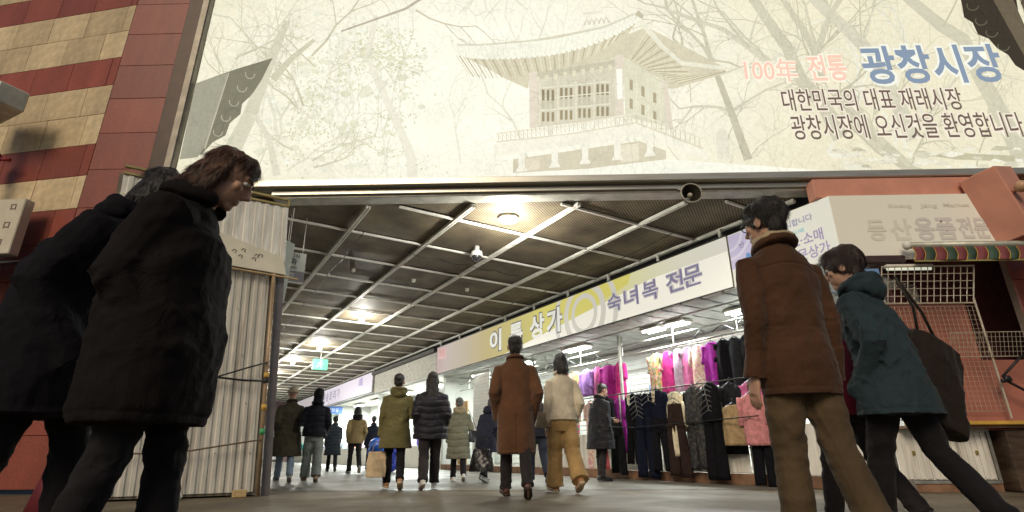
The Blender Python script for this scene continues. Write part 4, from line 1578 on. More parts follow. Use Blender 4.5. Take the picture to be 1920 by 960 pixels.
# awning
aw = thing('striped_awning', 'rolled awning with a red and green striped valance', 'awning', fwd(5.33, .34, 3.08), FA)
bpy.context.view_layer.update()
awi = aw.matrix_basis.inverted()
MB().tube([(0, 0, 0), (3.6, 0, 0)], .045, 12).build('roller', mat('awning_tube', (.42, .42, .36), .4, .3), aw, True)
MB().ell((-.02, 0, 0), (.05, .062, .062), 12, 8).build('end_cap', M_WHITE, aw, True)
stp = [mat('awning_red', (.22, .06, .07), .8), mat('awning_green', (.045, .085, .06), .7)]
ST = .135
for k in range(26):
    V, F = [], []
    for i in range(9):
        t = i / 8
        for (xx) in (k * ST, (k + 1) * ST):
            zz = -.045 - .19 * t
            V.append((xx + .035 * math.sin(t * 3.0 + .3), -.045 + .022 * math.sin(xx * 9.5) * t, zz))
    for i in range(8):
        F.append((2 * i, 2 * i + 1, 2 * i + 3, 2 * i + 2))
    o = MB().raw(V, F).build('valance_stripe', stp[k % 2], aw, True)
    o.modifiers.new('t', 'SOLIDIFY').thickness = .003
    MB().tube([(k * ST + .035 * math.sin(i / 8 * 3 + .3), -.048 + .022 * math.sin(k * ST * 9.5) * i / 8, -.045 - .19 * i / 8) for i in range(9)], .006, 5).build('piping', M_YELLOW, o)
MB().box((1.8, -.04, -.238), (3.6, .012, .02)).build('hem', mat('awning_hem', (.3, .26, .1), .7), aw)
MB().box(awi @ fwd(4.97, .10, 2.93), (.75, .25, .12), bev=.02).build('folded_cloth', mat('awning_dark', (.05, .03, .03), .8), aw)
tl = thing('tube_lamp', 'pale strip lamp under the awning beside the wire grid', 'lamp', fwd(5.36, .20, 2.80), FA)
MB().box((0, 0, .03), (.62, .08, .04), bev=.006).build('housing', M_PAINTW, tl)
MB().tube([(-.29, 0, -.005), (.29, 0, -.005)], .022, 8).build('tube', emat('dim_tube', (.85, .88, .7), .5), tl, True)

# salmon fascia and duct
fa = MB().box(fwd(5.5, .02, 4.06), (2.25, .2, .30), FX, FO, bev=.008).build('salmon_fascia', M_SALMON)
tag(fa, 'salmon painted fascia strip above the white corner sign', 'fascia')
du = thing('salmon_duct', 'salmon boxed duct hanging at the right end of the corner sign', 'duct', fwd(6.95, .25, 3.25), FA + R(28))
o = MB().box((0, 0, .45), (.55, .45, 1.0), bev=.01).build('casing', M_SALMON, du)
o.rotation_euler = (R(-6), R(-13), 0)
MB().ell((-.36, -.28, .52), (.08, .08, .08), 14, 9).build('bell', mat('bell_tan', (.5, .3, .18), .35), du, True)
MB().tube([(-.3, -.22, .52), (-.2, -.1, .52)], .02, 8).build('bell_stem', M_SALMON, du)

# ------------------------------------------------------------------ fittings on the left wall
fx_ = thing('flood_lamp', 'white boxed lamp housing on a mint post at the left edge', 'lamp', fwd(-8.45, .02, 5.45), FA + R(-25))
MB().box((.12, 0, .38), (1.0, .40, .36), bev=.02).build('housing', mat('lamp_white', (.62, .64, .54), .45), fx_)
MB().tube([(0, 0, -5.45), (0, 0, .25)], .07, 10).build('post', mat('mint_post', (.38, .55, .45), .5), fx_, True)
bl = thing('signal_bell', 'small red and blue signal lamp on the cream tiles', 'lamp', fwd(-8.45, -.25, 5.05), FA)
MB().ell((0, 0, 0), (.12, .1, .12), 12, 8).build('lens', mat('red_lens', (.35, .02, .03), .25), bl, True)
MB().ell((.0, 0, -.1), (.1, .1, .1), 12, 8).build('base', mat('blue_base', (.03, .04, .12), .4), bl, True)
MB().tube([(0, 0, -.02), (.28, .02, -.04)], .03, 8).build('arm', mat('red_arm', (.3, .03, .04), .4), bl, True)
wsn = thing('wall_sign', 'cream box sign with worn letters at the lower left wall', 'sign', fwd(-7.95, -.12, 3.28), FA + R(-4))
MB().box((0, 0, .45), (1.1, .16, .90), bev=.012).build('sign_box', mat('sign_cream', (.58, .53, .42), .5, var=.08), wsn)
for ch, x, z_, s_ in (('고', .0, .5, .24), ('口', .34, .72, .11), ('口', .32, .42, .12), ('口', .28, .14, .12), ('전', -.35, .5, .24)):
    t = link('lettering', text_mesh('lettering', ch, s_, .004), mat('worn_letter', (.2, .15, .12), .6), wsn)
    t.rotation_euler = (R(90), 0, 0)
    t.location = (x, -.085, z_)
cn = thing('dark_canopy', 'dark folded canopy under the cream wall sign', 'canopy', fwd(-7.9, .1, 3.0), FA)
MB().prism([(-1.2, .4, .24), (.7, .4, .24), (.7, -.3, -.08), (-1.2, -.3, -.08)], (0, 0, .05)).build('cloth', mat('canopy_cloth', (.035, .03, .035), .8), cn)
MB().tube([(-1.2, -.3, -.06), (.7, -.3, -.06)], .025, 8).build('front_bar', M_STEEL, cn)
sb = thing('safety_cone', 'dull red traffic cone behind the dark legs at the lower left', 'cone', (-3.36, 4.3, 0))
MB().loft([(0, 0, .03), (0, 0, .3), (0, 0, .66), (0, 0, .68)], [.15, .09, .03, .02], [.15, .09, .03, .02], n=18).build('body', mat('cone_red', (.13, .012, .02), .6), sb, True)
MB().box((0, 0, .02), (.38, .38, .04), bev=.01).build('base', mat('cone_base', (.05, .02, .02), .6), sb)

# ------------------------------------------------------------------ hanging clothes
GRZ = CA - math.pi / 2
M_HANG = mat('hanger_wire', (.03, .03, .035), .35, .4)


def floral(name, base, spots, scale=22):
    if name in MATS:
        return MATS[name]
    m = bpy.data.materials.new(name)
    m.use_nodes = True
    nt = m.node_tree
    b = nt.nodes['Principled BSDF']
    b.inputs['Roughness'].default_value = .8
    tc = nt.nodes.new('ShaderNodeTexCoord')
    vo = nt.nodes.new('ShaderNodeTexVoronoi')
    vo.inputs['Scale'].default_value = scale
    nt.links.new(tc.outputs['Object'], vo.inputs['Vector'])
    rp = nt.nodes.new('ShaderNodeValToRGB')
    rp.color_ramp.interpolation = 'CONSTANT'
    sp = nt.nodes.new('ShaderNodeSeparateColor')
    nt.links.new(vo.outputs['Color'], sp.inputs[0])
    nt.links.new(sp.outputs[0], rp.inputs[0])
    e = rp.color_ramp.elements
    cs_ = [base] + spots
    while len(e) < len(cs_):
        e.new(.5)
    for i, c in enumerate(cs_):
        e[i].position = 0 if i == 0 else .45 + .5 * (i - 1) / max(1, len(spots))
        e[i].color = (*c, 1)
    nt.links.new(rp.outputs[0], b.inputs['Base Color'])
    MATS[name] = m
    return m


def garment(kind, u, v, ztop, w_, L, m, label, seed, flare=1.0, dz=0.0, m2=None, turn=0.0):
    rr = random.Random(seed)
    name = {'dress': 'hanging_dress', 'top': 'hanging_blouse', 'trousers': 'hanging_trousers', 'vest': 'hanging_vest', 'coat': 'hanging_jacket', 'jumpsuit': 'hanging_jumpsuit'}[kind]
    t = thing(name, label, 'clothes', cw(v, u, ztop), GRZ + turn + rr.uniform(-.12, .12), 'clothes hanging in the clothes shop')
    hw = w_ / 2
    ph = [rr.uniform(0, 6.28) for _ in range(4)]
    fq = [rr.uniform(16, 24), rr.uniform(30, 46)]

    def fold(x, d):
        return (.018 * math.sin(fq[0] * x + ph[0] + d * 1.5) + .009 * math.sin(fq[1] * x + ph[1] - d * 2)) * min(1, d * 1.6 + .15)

    b = MB()
    L0, z_off = L, 0.0
    if kind == 'jumpsuit':
        L = .62
    if kind == 'trousers':
        rings = []
        for k in range(7):
            d = k / 6 * L * .30
            rings.append([Vector((hw * (.82 + .18 * k / 6) * math.cos(a), .05 * math.sin(a) + fold(hw * math.cos(a), d) * .5, -.05 - d)) for a in np.linspace(0, 2 * math.pi, 33)[:-1]])
        b.rings(rings)
        for s_ in (-1, 1):
            rings = []
            sway = rr.uniform(-.03, .03)
            for k in range(12):
                d = L * .27 + k / 11 * L * (.73 + .02 * s_ * ph[3] / 6)
                cx = s_ * (hw * .5 + .035 * k / 11) + sway * k / 11
                rings.append([Vector((cx + hw * (.50 + (flare - 1.12) * .6 * k / 11) * math.cos(a), (.05 + .01 * k / 11) * math.sin(a) + fold(cx + hw * .5 * math.cos(a), d) * .9, -.05 - d)) for a in np.linspace(0, 2 * math.pi, 25)[:-1]])
            b.rings(rings)
    else:
        rings = []
        K = 18
        for k in range(K):
            d = L * (k / (K - 1)) ** 1.3
            if d < .09:
                wv = hw * (.28 + .72 * (d / .09) ** .7)
            else:
                q = (d - .09) / max(.01, L - .09)
                wv = hw * (1 - .13 * math.sin(min(1, q * 2) * math.pi) * (.8 if kind != 'vest' else .3) + (flare - 1) * q)
            dep = .035 + .035 * min(1, d / .3)
            rings.append([Vector((wv * math.cos(a), dep * math.sin(a) + fold(wv * math.cos(a), d), -.05 - d)) for a in np.linspace(0, 2 * math.pi, 37)[:-1]])
        b.rings(rings)
        if kind == 'jumpsuit':
            for s_ in (-1, 1):
                rings = []
                for k in range(12):
                    d = .56 + k / 11 * (L0 - .56)
                    cx = s_ * (hw * .47 + .03 * k / 11) + .02 * math.sin(seed) * k / 11
                    rings.append([Vector((cx + hw * (.47 + .06 * k / 11) * math.cos(a), (.055 + .01 * k / 11) * math.sin(a) + fold(cx + hw * .5 * math.cos(a), d) * .9, -.05 - d)) for a in np.linspace(0, 2 * math.pi, 25)[:-1]])
                b.rings(rings)
        if kind in ('top', 'coat', 'dress') and rr.random() < .9:
            sl = {'top': .42, 'coat': .55, 'dress': .34}[kind]
            for s_ in (-1, 1):
                pts = [(s_ * hw * (.86 + .16 * q), .0 + .015 * math.sin(q * 5 + ph[2]), -.10 - sl * q) for q in np.linspace(0, 1, 7)]
                b.tube(pts, [.055, .06, .056, .053, .055, .055, .058], 10, .75)
    o = b.build('cloth', m, t, True)
    if m2:
        MB().raw([(-.05, -.075, -.06), (.05, -.075, -.06), (.03, -.082, -.26), (-.03, -.082, -.26)], [(0, 1, 2, 3)]).build('lining', m2, t)
    hb = MB()
    hb.tube([(-hw * .8, 0, -.10), (-hw * .3, 0, -.045), (0, 0, -.02), (hw * .3, 0, -.045), (hw * .8, 0, -.10)], .008, 6)
    hb.tube([(0, 0, -.02), (0, 0, .03), (.015, 0, .055), (.03, 0, .04)], .004, 5)
    hb.build('hanger', M_HANG, t)
    return t


fab = lambda n, c: mat('cloth_' + n, tuple(q * (.8 if max(c) > .3 else 1) for q in c), .9, var=.25, scale=14, bump=.3, bscale=120, sheen=.02 if max(c) > .1 else 0.0, spec=.1)
C_BLK, C_CHAR, C_BRN = fab('black', (.006, .006, .008)), fab('charcoal', (.016, .017, .020)), fab('dark_brown', (.026, .015, .013))
C_NAVY = fab('navy', (.006, .008, .018))
C_MAG, C_PINK, C_HOT, C_LIL = fab('magenta', (.48, .03, .30)), fab('pink', (.62, .16, .36)), fab('hot_pink', (.62, .04, .24)), fab('lilac', (.42, .22, .60))
C_CRM, C_ROSE, C_TAN, C_PALEL = fab('cream', (.70, .62, .45)), fab('rose', (.68, .28, .29)), fab('tan_fur', (.40, .28, .15)), fab('pale_lilac', (.50, .36, .48))
C_CORAL, C_PLUM, C_BLUE = fab('coral', (.65, .14, .16)), fab('plum', (.36, .03, .34)), fab('powder_blue', (.24, .38, .55))
F1 = floral('floral_beige', (.55, .40, .30), [(.5, .12, .12), (.2, .3, .12), (.65, .3, .1)])
F2 = floral('floral_orange', (.30, .33, .20), [(.6, .2, .08), (.55, .1, .25), (.12, .25, .12)], 16)
F3 = floral('floral_dark', (.008, .008, .010), [(.03, .03, .03), (.014, .014, .02), (.05, .045, .04)], 30)
F4 = floral('floral_pale', (.66, .45, .36), [(.6, .3, .35), (.7, .6, .5)], 30)
UPPER = [(8.12, F1, .42, .82, 'beige floral blouse first in the upper row of bright clothes'),
         (7.80, C_HOT, .34, .84, 'hot pink dress next to the beige floral blouse'),
         (7.53, C_PALEL, .34, .82, 'pale lilac dress between two pink ones in the upper row'),
         (7.27, C_PINK, .34, .80, 'pink dress between the pale lilac and cream floral ones'),
         (7.00, F4, .38, .78, 'cream and pink floral dress in the upper row'),
         (6.70, C_PLUM, .36, .78, 'deep magenta dress beside the black garments of the upper row'),
         (6.44, C_BLK, .34, .92, 'black dress beside the deep magenta one'),
         (6.20, C_CHAR, .36, .95, 'charcoal dress second of the dark upper garments'),
         (5.95, C_BLK, .36, .95, 'black dress behind the shoulder of the brown jacket'),
         (5.70, C_CHAR, .36, .9, 'charcoal dress nearest the street in the upper row')]
for i, (u, m, w_, L, lab) in enumerate(UPPER):
    garment('dress', u, 8.4, 2.46, w_, L, m, lab, 100 + i, 1.05)
garment('top', 11.35, 8.4, 2.42, .46, .72, C_CORAL, 'coral pink blouse behind the cream cardigan', 120)
garment('top', 10.42, 8.4, 2.42, .50, .62, C_LIL, 'lilac blouse on the upper rail above the man in black', 121)
garment('dress', 9.62, 8.4, 2.42, .52, 1.05, C_MAG, 'long magenta tunic on the upper rail beside the post', 122, 1.1)
garment('top', 8.75, 9.0, 2.0, .40, .6, C_BLUE, 'powder blue blouse deep in the shop behind the post', 123)
garment('dress', 10.75, 8.2, 1.62, .42, 1.45, F2, 'orange and green floral long dress beside the man in black', 124, 1.15)
garment('dress', 11.25, 8.2, 1.55, .40, 1.38, C_HOT, 'hot pink long skirt dress low beside the floral one', 125, 1.1)
garment('dress', 9.75, 7.95, 1.60, .40, 1.45, F4, 'pale floral long dress behind the man in black', 126, 1.1)
garment('dress', 9.35, 7.95, 1.62, .36, 1.42, C_CORAL, 'coral long dress at the left end of the dark low row', 127, 1.1)
LOW = [('coat', 8.95, 1.62, .46, .95, C_BLK, 'black jacket with a pale lining at the left end of the dark row', C_CRM, 1.0),
       ('trousers', 8.55, 1.10, .40, 1.02, C_CHAR, 'charcoal trousers under the black jacket', None, 1.15),
       ('jumpsuit', 8.15, 1.62, .44, 1.5, C_BLK, 'long black jumpsuit left of the chain of hangers', C_CRM, 1.05),
       ('trousers', 7.80, 1.58, .46, 1.48, C_NAVY, 'navy black wide trousers beside the long black jumpsuit', None, 1.3),
       ('coat', 7.48, 1.62, .48, .75, C_NAVY, 'short navy jacket with a pale collar above dark trousers', C_CRM, 1.0),
       ('trousers', 7.42, 1.12, .42, 1.04, C_BLK, 'black trousers below the short navy jacket', None, 1.2),
       ('top', 7.10, 1.42, .44, .95, C_CRM, 'cream long-sleeved blouse behind the brown trousers', None, 1.0),
       ('trousers', 7.02, 1.34, .44, 1.28, C_BRN, 'dark brown trousers in front of the cream blouse', None, 1.2),
       ('jumpsuit', 6.62, 1.60, .46, 1.55, F3, 'black patterned jumpsuit in the middle of the low row', None, 1.1),
       ('jumpsuit', 6.22, 1.62, .44, 1.5, C_BLK, 'long black jumpsuit under the right chain of hangers', None, 1.1),
       ('vest', 5.86, 1.24, .50, .66, C_TAN, 'tan furry vest hanging beside the brown jacket hem', None, 1.12),
       ('top', 5.46, 1.38, .42, .88, C_ROSE, 'pink knitted blouse partly hidden by the brown jacket', None, 1.0),
       ('trousers', 5.42, .80, .40, .74, C_BLK, 'black cropped trousers under the pink blouse', None, 1.1)]
for i, (k, u, zt, w_, L, m, lab, m2, fl_) in enumerate(LOW):
    garment(k, u, 7.66 - .05 * (i % 2), zt, w_ * (.84 if k in ('trousers', 'jumpsuit') else 1), L * (1 - .07 * ((i * 7) % 3)), m, lab, 140 + i, fl_, m2=m2)
for i, (k, u, v, zt, w_, L, m, lab) in enumerate((
        ('dress', 8.72, 7.86, 1.58, .40, 1.05, C_PLUM, 'deep plum dress behind the charcoal trousers of the low row'),
        ('dress', 7.98, 7.86, 1.56, .40, .98, C_NAVY, 'short navy dress behind the long black jumpsuit'),
        ('top', 7.25, 7.88, 1.58, .44, .70, C_CRM, 'cream blouse peeping out above the brown trousers'),
        ('dress', 6.82, 7.88, 1.60, .40, 1.0, C_BLK, 'plain black dress between the brown trousers and the patterned jumpsuit'),
        ('top', 6.42, 7.88, 1.62, .44, .78, F3, 'dark patterned blouse behind the right hanger chain'),
        ('dress', 6.02, 7.86, 1.60, .40, 1.1, C_CHAR, 'charcoal dress behind the tan furry vest'),
        ('top', 5.62, 7.86, 1.60, .44, .70, C_PINK, 'pink blouse above the tan vest and pink knit'),
        ('dress', 10.05, 8.45, 2.44, .36, .85, C_PINK, 'pink dress between the lilac blouse and the magenta tunic'),
        ('dress', 9.25, 8.42, 2.44, .34, .95, C_HOT, 'narrow hot pink dress right of the magenta tunic'),
        ('dress', 10.9, 8.45, 2.44, .38, .9, F1, 'beige floral dress between the coral and lilac blouses'))):
    garment(k, u, v, zt, w_, L, m, lab, 200 + i, 1.04)
# chains of empty hangers
for j, (u, z0, n_) in enumerate(((7.95, 1.60, 6), (6.3, 1.66, 7), (7.6, 1.58, 3))):
    for k in range(n_):
        t = thing('clothes_hanger', 'empty black hanger number %s from the top of the %s hanger chain' % (['one', 'two', 'three', 'four', 'five', 'six', 'seven'][k], ['left', 'right', 'short middle'][j]), 'hanger', cw(7.55, u - .01 * k, z0 - .085 * k), GRZ + .1 * math.sin(k), 'empty hangers in front of the dark clothes')
        MB().tube([(-.17, 0, -.10), (-.05, 0, -.035), (0, 0, -.02), (.05, 0, -.035), (.17, 0, -.10)], .008, 6).build('arms', mat('hanger_grey', (.12, .12, .12), .35, .3), t)
        MB().tube([(0, 0, -.02), (0, 0, .03), (.015, 0, .055), (.03, 0, .04)], .004, 5).build('hook', M_STEEL, t)
for k, (u, z_) in enumerate(((11.9, 2.70), (11.1, 2.72), (10.0, 2.70), (6.9, 2.72), (6.4, 2.72), (6.0, 2.72))):
    t = thing('clothes_hanger', ['empty black hanger on the top rail above the coral blouse', 'empty black hanger on the top rail above the lilac blouse', 'empty black hanger on the top rail above the magenta tunic', 'empty black hanger on the top rail above the pink dresses', 'empty black hanger on the top rail above the black dresses', 'empty black hanger on the top rail nearest the street'][k], 'hanger', cw(8.4, u, z_ - .02), GRZ + .5 * math.sin(k * 2), 'empty hangers on the top rail')
    MB().tube([(-.2, 0, -.13), (-.05, 0, -.04), (0, 0, -.02), (.05, 0, -.04), (.2, 0, -.13)], .012, 6).build('arms', M_HANG, t)
    MB().tube([(0, 0, -.02), (0, 0, .02), (.015, 0, .045), (.03, 0, .03)], .005, 5).build('hook', M_STEEL, t)
world_rope('long_rope', [cw(7.52, 8.9, .98), cw(7.5, 8.0, .93), cw(7.5, 7.0, .95), cw(7.49, 6.0, .97), cw(7.5, 5.3, .99)], .009, M_BLACK, 'black rope stretched across the front of the dark hanging clothes')

# blue bundles on the floor
for k, (v, u, s_, lab) in enumerate(((5.0, 15.4, .30, 'bright blue plastic bundle on the floor beside the tan jacket'), (5.5, 15.9, .34, 'deep blue tall bundle behind the tan jacket walker'))):
    b = MB()
    rr = random.Random(60 + k)
    for j in range(7):
        b.ell((rr.uniform(-.1, .1), rr.uniform(-.1, .1), .18 + j * .09), (s_ * rr.uniform(.7, 1), s_ * .8, .2), 12, 8)
    o = b.build('blue_bundle', mat('blue_tarp_%d' % k, ((.02, .12, .55), (.02, .04, .35))[k], .35, bump=.6, bscale=12), None, True)
    o.location = cw(v, u, 0)
    tag(o, lab, 'bundle', 'blue bundles on the passage floor')

# cables slung under the mesh
for k, (v0, u0, v1, u1, sag) in enumerate(((2.3, 8.6, 2.5, 19.0, .05), (6.9, 6.0, 6.95, 16.5, .06), (3.3, 9.2, 5.9, 9.35, .05))):
    pts = [cw(v0 + (v1 - v0) * t, u0 + (u1 - u0) * t, ZC - .05 - sag * abs(math.sin(t * math.pi * 4))) for t in np.linspace(0, 1, 25)]
    world_rope('ceiling_cable', pts, .007, M_BLACK, ['thin black cable slung along the left side of the mesh ceiling', 'thin black cable slung above the long shop sign', 'thin black cable crossing the mesh ceiling near the camera dome'][k], 'cable')

# ------------------------------------------------------------------ people
def remeshed(mb, voxel, smooth_it=5, ratio=1.0, fac=.5):
    me = mb.mesh('tmp')
    o = bpy.data.objects.new('tmp', me)
    m = o.modifiers.new('r', 'REMESH')
    m.mode = 'VOXEL'
    m.voxel_size = voxel
    m.use_smooth_shade = True
    if smooth_it:
        s = o.modifiers.new('s', 'SMOOTH')
        s.factor = fac
        s.iterations = smooth_it
    if ratio < 1:
        d = o.modifiers.new('d', 'DECIMATE')
        d.ratio = ratio
    out = evaluated_mesh(o)
    bpy.data.objects.remove(o)
    bpy.data.meshes.remove(me)
    out.polygons.foreach_set('use_smooth', [True] * len(out.polygons))
    out.materials.clear()
    return out


def displace(me, fn):
    n = len(me.vertices)
    co = np.empty(n * 3)
    me.vertices.foreach_get('co', co)
    co = co.reshape(-1, 3)
    no = np.empty(n * 3)
    me.vertices.foreach_get('normal', no)
    no = no.reshape(-1, 3)
    co = co + no * fn(co, no)[:, None]
    me.vertices.foreach_set('co', co.ravel())
    me.update()


def wrinkle(seed, amp, freq, aniso=(1, 1, 1), n=9):
    rg = np.random.RandomState(seed)
    K = rg.normal(size=(n, 3)) * np.array(aniso)
    K = K / np.linalg.norm(K, axis=1)[:, None] * freq * rg.uniform(.6, 1.7, (n, 1))
    P = rg.uniform(0, 6.28, n)
    Wk = rg.normal(size=(n, 3)) * freq * .5
    WP = rg.uniform(0, 6.28, n)

    def f(co):
        s = np.zeros(len(co))
        for i in range(n):
            ph = co @ K[i] + P[i] + 1.3 * np.sin(co @ Wk[i] + WP[i])
            s += (1 - 2 * np.abs(np.sin(ph)) ** .8)
        return s * amp / math.sqrt(n)
    return f


ARMS = {  # elbow and wrist from the shoulder: x outwards, y forwards, z up
    'down': ((.045, -.03, -.29), (.055, .02, -.545)),
    'swing_f': ((.035, .06, -.285), (.02, .20, -.50)),
    'swing_b': ((.05, -.13, -.265), (.055, -.15, -.52)),
    'pocket': ((.072, -.09, -.27), (.025, .045, -.45)),
    'carry': ((.05, -.01, -.295), (.06, .03, -.555)),
    'reach': ((.03, .17, -.235), (.0, .40, -.26)),
    'chest': ((.05, .06, -.285), (-.09, .22, -.17)),
    'strap': ((.07, .05, -.28), (-.02, .19, -.08)),
    'link': ((.10, -.03, -.28), (.09, .19, -.24)),
}
SKIN = mat('skin', (.46, .27, .19), .55, var=.1, scale=18, spec=.35)
EYEW = mat('eye_white', (.6, .58, .55), .25)
EYED = mat('eye_dark', (.015, .01, .008), .15)


def hair_mat(n, c):
    return mat('hair_' + n, c, .42, var=.45, scale=22, bump=.5, bscale=130, stretch=(5, 5, .7), spec=.5)


def cloth_mat(n, c, rough=.85, sheen=.06, bump=.2, bs=160, spec=.12):
    return mat('fabric_' + n, c, rough, var=.2, scale=5, bump=bump + .1, bscale=bs, sheen=sheen, spec=spec, folds=.3)


def person(label, loc, rz, h, coat, trousers, shoe_c, hair=('short', (.012, .01, .009)), legs=(22, 6, -18, 28), arms=('down', 'down'),
           lean=0.0, head=(0, 0, 0), vox=.012, bulk=1.0, seed=1, scarf=None, hat=None, glasses=False, mask=False, skirt=None, strands=500, wide=1.0,
           leg_w=1.0, face=True, hump=0.0):
    """local frame: faces +y, x to its right. coat: dict(kind, col, hem, ...), legs: (left hip, left knee, right hip, right knee) in degrees"""
    lean = R(lean)

    def T(p):
        p = Vector(p)
        if p.z > .95:
            q = Vector((p.x, p.y, p.z - .95))
            q = Matrix.Rotation(-lean * min(1, (p.z - .95) / .15), 3, 'X') @ q
            q.z += .95
            q.y += hump * max(0, (p.z - 1.2)) * .8
            return q
        return p

    # ---- legs
    J = []
    foot_low = 9
    for s, hip_a, kn in ((-1, legs[0], legs[1]), (1, legs[2], legs[3])):
        hp = Vector((s * .088, 0, .92))
        a = R(hip_a)
        kneeP = hp + Vector((s * .004, math.sin(a), -math.cos(a))) * .425
        b = a - R(kn)
        ank = kneeP + Vector((0, math.sin(b), -math.cos(b))) * .41
        fa_ = b * .75 if b < 0 else b * .6          # pitch of the foot
        fdir = Vector((s * .12, math.cos(fa_), math.sin(fa_))).normalized()
        toe = ank + fdir * .175 - Vector((0, -math.sin(fa_), math.cos(fa_))) * .055
        heel = ank - fdir * .055 - Vector((0, -math.sin(fa_), math.cos(fa_))) * .06
        J.append((hp, kneeP, ank, fdir, toe, heel, fa_))
        foot_low = min(foot_low, toe.z - .022, heel.z - .025)
    dz = -foot_low
    up = Vector((0, 0, dz))
    base_scale = h / (1.75 + dz * .9)

    # ---- head frame
    yaw, pit, rol = (R(q) for q in head)
    nb = T((0, -.005, 1.46))
    HM = Matrix.Rotation(yaw, 3, 'Z') @ Matrix.Rotation(-lean * .45 - pit, 3, 'X') @ Matrix.Rotation(rol, 3, 'Y')
    hc = nb + HM @ Vector((0, .015, .165)) + Vector((0, math.sin(pit) * .03, 0))
    HS = 1.06
    A_, B_, C_ = HM @ Vector((HS, 0, 0)), HM @ Vector((0, HS, 0)), HM @ Vector((0, 0, HS))
    hp_ = lambda x, y, z: hc + A_ * x + B_ * y + C_ * z

    body = MB()
    body.ell(hp_(0, -.012, .03), (.074, .094, .088), 16, 10, A_, B_, C_)
    body.ell(hp_(0, .028, -.045), (.058, .064, .072), 14, 9, A_, B_, C_)
    body.ell(hp_(0, .068, -.098), (.024, .022, .02), 10, 7, A_, B_, C_)
    body.ell(hp_(0, .074, .03), (.052, .016, .014), 10, 7, A_, B_, C_)
    for s in (-1, 1):
        body.ell(hp_(s * .040, .062, -.02), (.024, .02, .022), 10, 7, A_, B_, C_)
        body.ell(hp_(s * .077, -.008, -.012), (.009, .021, .033), 10, 7, A_, B_, C_)
    body.tube([hp_(0, .082, .022), hp_(0, .098, -.008), hp_(0, .112, -.030), hp_(0, .090, -.040)], [.009, .011, .016, .012], 8)
    body.ell(hp_(0, .086, -.063), (.023, .011, .007), 10, 7, A_, B_, C_)
    body.ell(hp_(0, .084, -.074), (.020, .011, .008), 10, 7, A_, B_, C_)
    body.tube([nb - Vector((0, 0, .06)), nb + (hc - nb) * .35, hp_(0, -.02, -.05)], [.062, .056, .056], 12)
    tz = [(.90, .135, .09), (1.0, .125, .085), (1.12, .125, .085), (1.25, .145, .095), (1.36, .15, .09), (1.43, .11, .07), (1.47, .06, .055)]
    body.loft([T((0, 0, z)) for z, _, _ in tz], [a for _, a, _ in tz], [b for _, _, b in tz], n=16)
    for (hp, kneeP, ank, fdir, toe, heel, fa_) in J:
        body.tube([hp, hp.lerp(kneeP, .5), kneeP, kneeP.lerp(ank, .4), ank], [.082, .066, .05, .048, .036], 10)
        body.tube([heel + Vector((0, 0, .015)), toe + Vector((0, 0, .008))], [.03, .024], 8)
    armJ = []
    for s, nm in ((-1, arms[0]), (1, arms[1])):
        sh_ = T((s * .170 * wide, -.005, 1.352))
        e, wv = ARMS[nm]
        el = sh_ + Matrix.Rotation(-lean * .5, 3, 'X') @ Vector((s * e[0], e[1], e[2]))
        wr_ = sh_ + Matrix.Rotation(-lean * .5, 3, 'X') @ Vector((s * wv[0], wv[1], wv[2]))
        armJ.append((s, nm, sh_, el, wr_))
        body.tube([sh_, sh_.lerp(el, .5), el, el.lerp(wr_, .45), wr_], [.05, .046, .036, .030 if nm == 'pocket' else .034, .022 if nm == 'pocket' else .026], 10)
        d = (wr_ - el).normalized()
        inw = Vector((-s, 0, 0))
        inw = (inw - d * inw.dot(d)).normalized()
        fwd_ = d.cross(inw) * s
        if fwd_.y < 0 and nm != 'x':
            fwd_ = -fwd_
        if nm == 'pocket':
            body.ell(wr_ + d * .015, (.02, .02, .024), 10, 7)
            continue
        body.tube([wr_ - d * .01, wr_ + d * .04, wr_ + d * .088], [.026, .038, .036], 10, .42, ref=fwd_)
        for k, (off, ln) in enumerate(((.030, .068), (.010, .076), (-.010, .070), (-.029, .055))):
            cu = .35 if nm not in ('carry', 'chest', 'strap', 'link') else 1.1
            r0 = wr_ + d * .085 + fwd_ * off
            p1 = r0 + (d * math.cos(cu * .5) + inw * math.sin(cu * .5)) * ln * .5
            p2 = p1 + (d * math.cos(cu * 1.3) + inw * math.sin(cu * 1.3)) * ln * .35
            p3 = p2 + (d * math.cos(cu * 2.0) + inw * math.sin(cu * 2.0)) * ln * .25
            body.tube([r0 - d * .02, r0, p1, p2, p3], [.009, .0095, .0088, .008, .0065], 7)
        t0 = wr_ + d * .025 + fwd_ * .03
        t1 = t0 + (d * .7 + fwd_ * .7 + inw * .2) * .035
        t2 = t1 + (d * .9 + fwd_ * .25 + inw * .35) * .032
        body.tube([t0 - fwd_ * .015, t0, t1, t2], [.012, .0125, .0105, .008], 7)
    for v in range(len(body.v)):
        body.v[v] = tuple(Vector(body.v[v]) + up)
    bme = remeshed(body, max(.0062, vox * .62), 2, .45)
    root = link('person', bme, SKIN)
    tag(root, label, 'person', 'people in the passage')
    root.location = loc
    root.rotation_euler = (0, 0, rz)
    root.scale = (base_scale,) * 3

    def part(mb, name, m, vx=vox, it=5, disp=None, parent=root, raw=False):
        for v in range(len(mb.v)):
            mb.v[v] = tuple(Vector(mb.v[v]) + up)
        me = mb.mesh(name, True) if raw else remeshed(mb, vx, it)
        if disp:
            displace(me, disp)
        return link(name, me, m, parent)

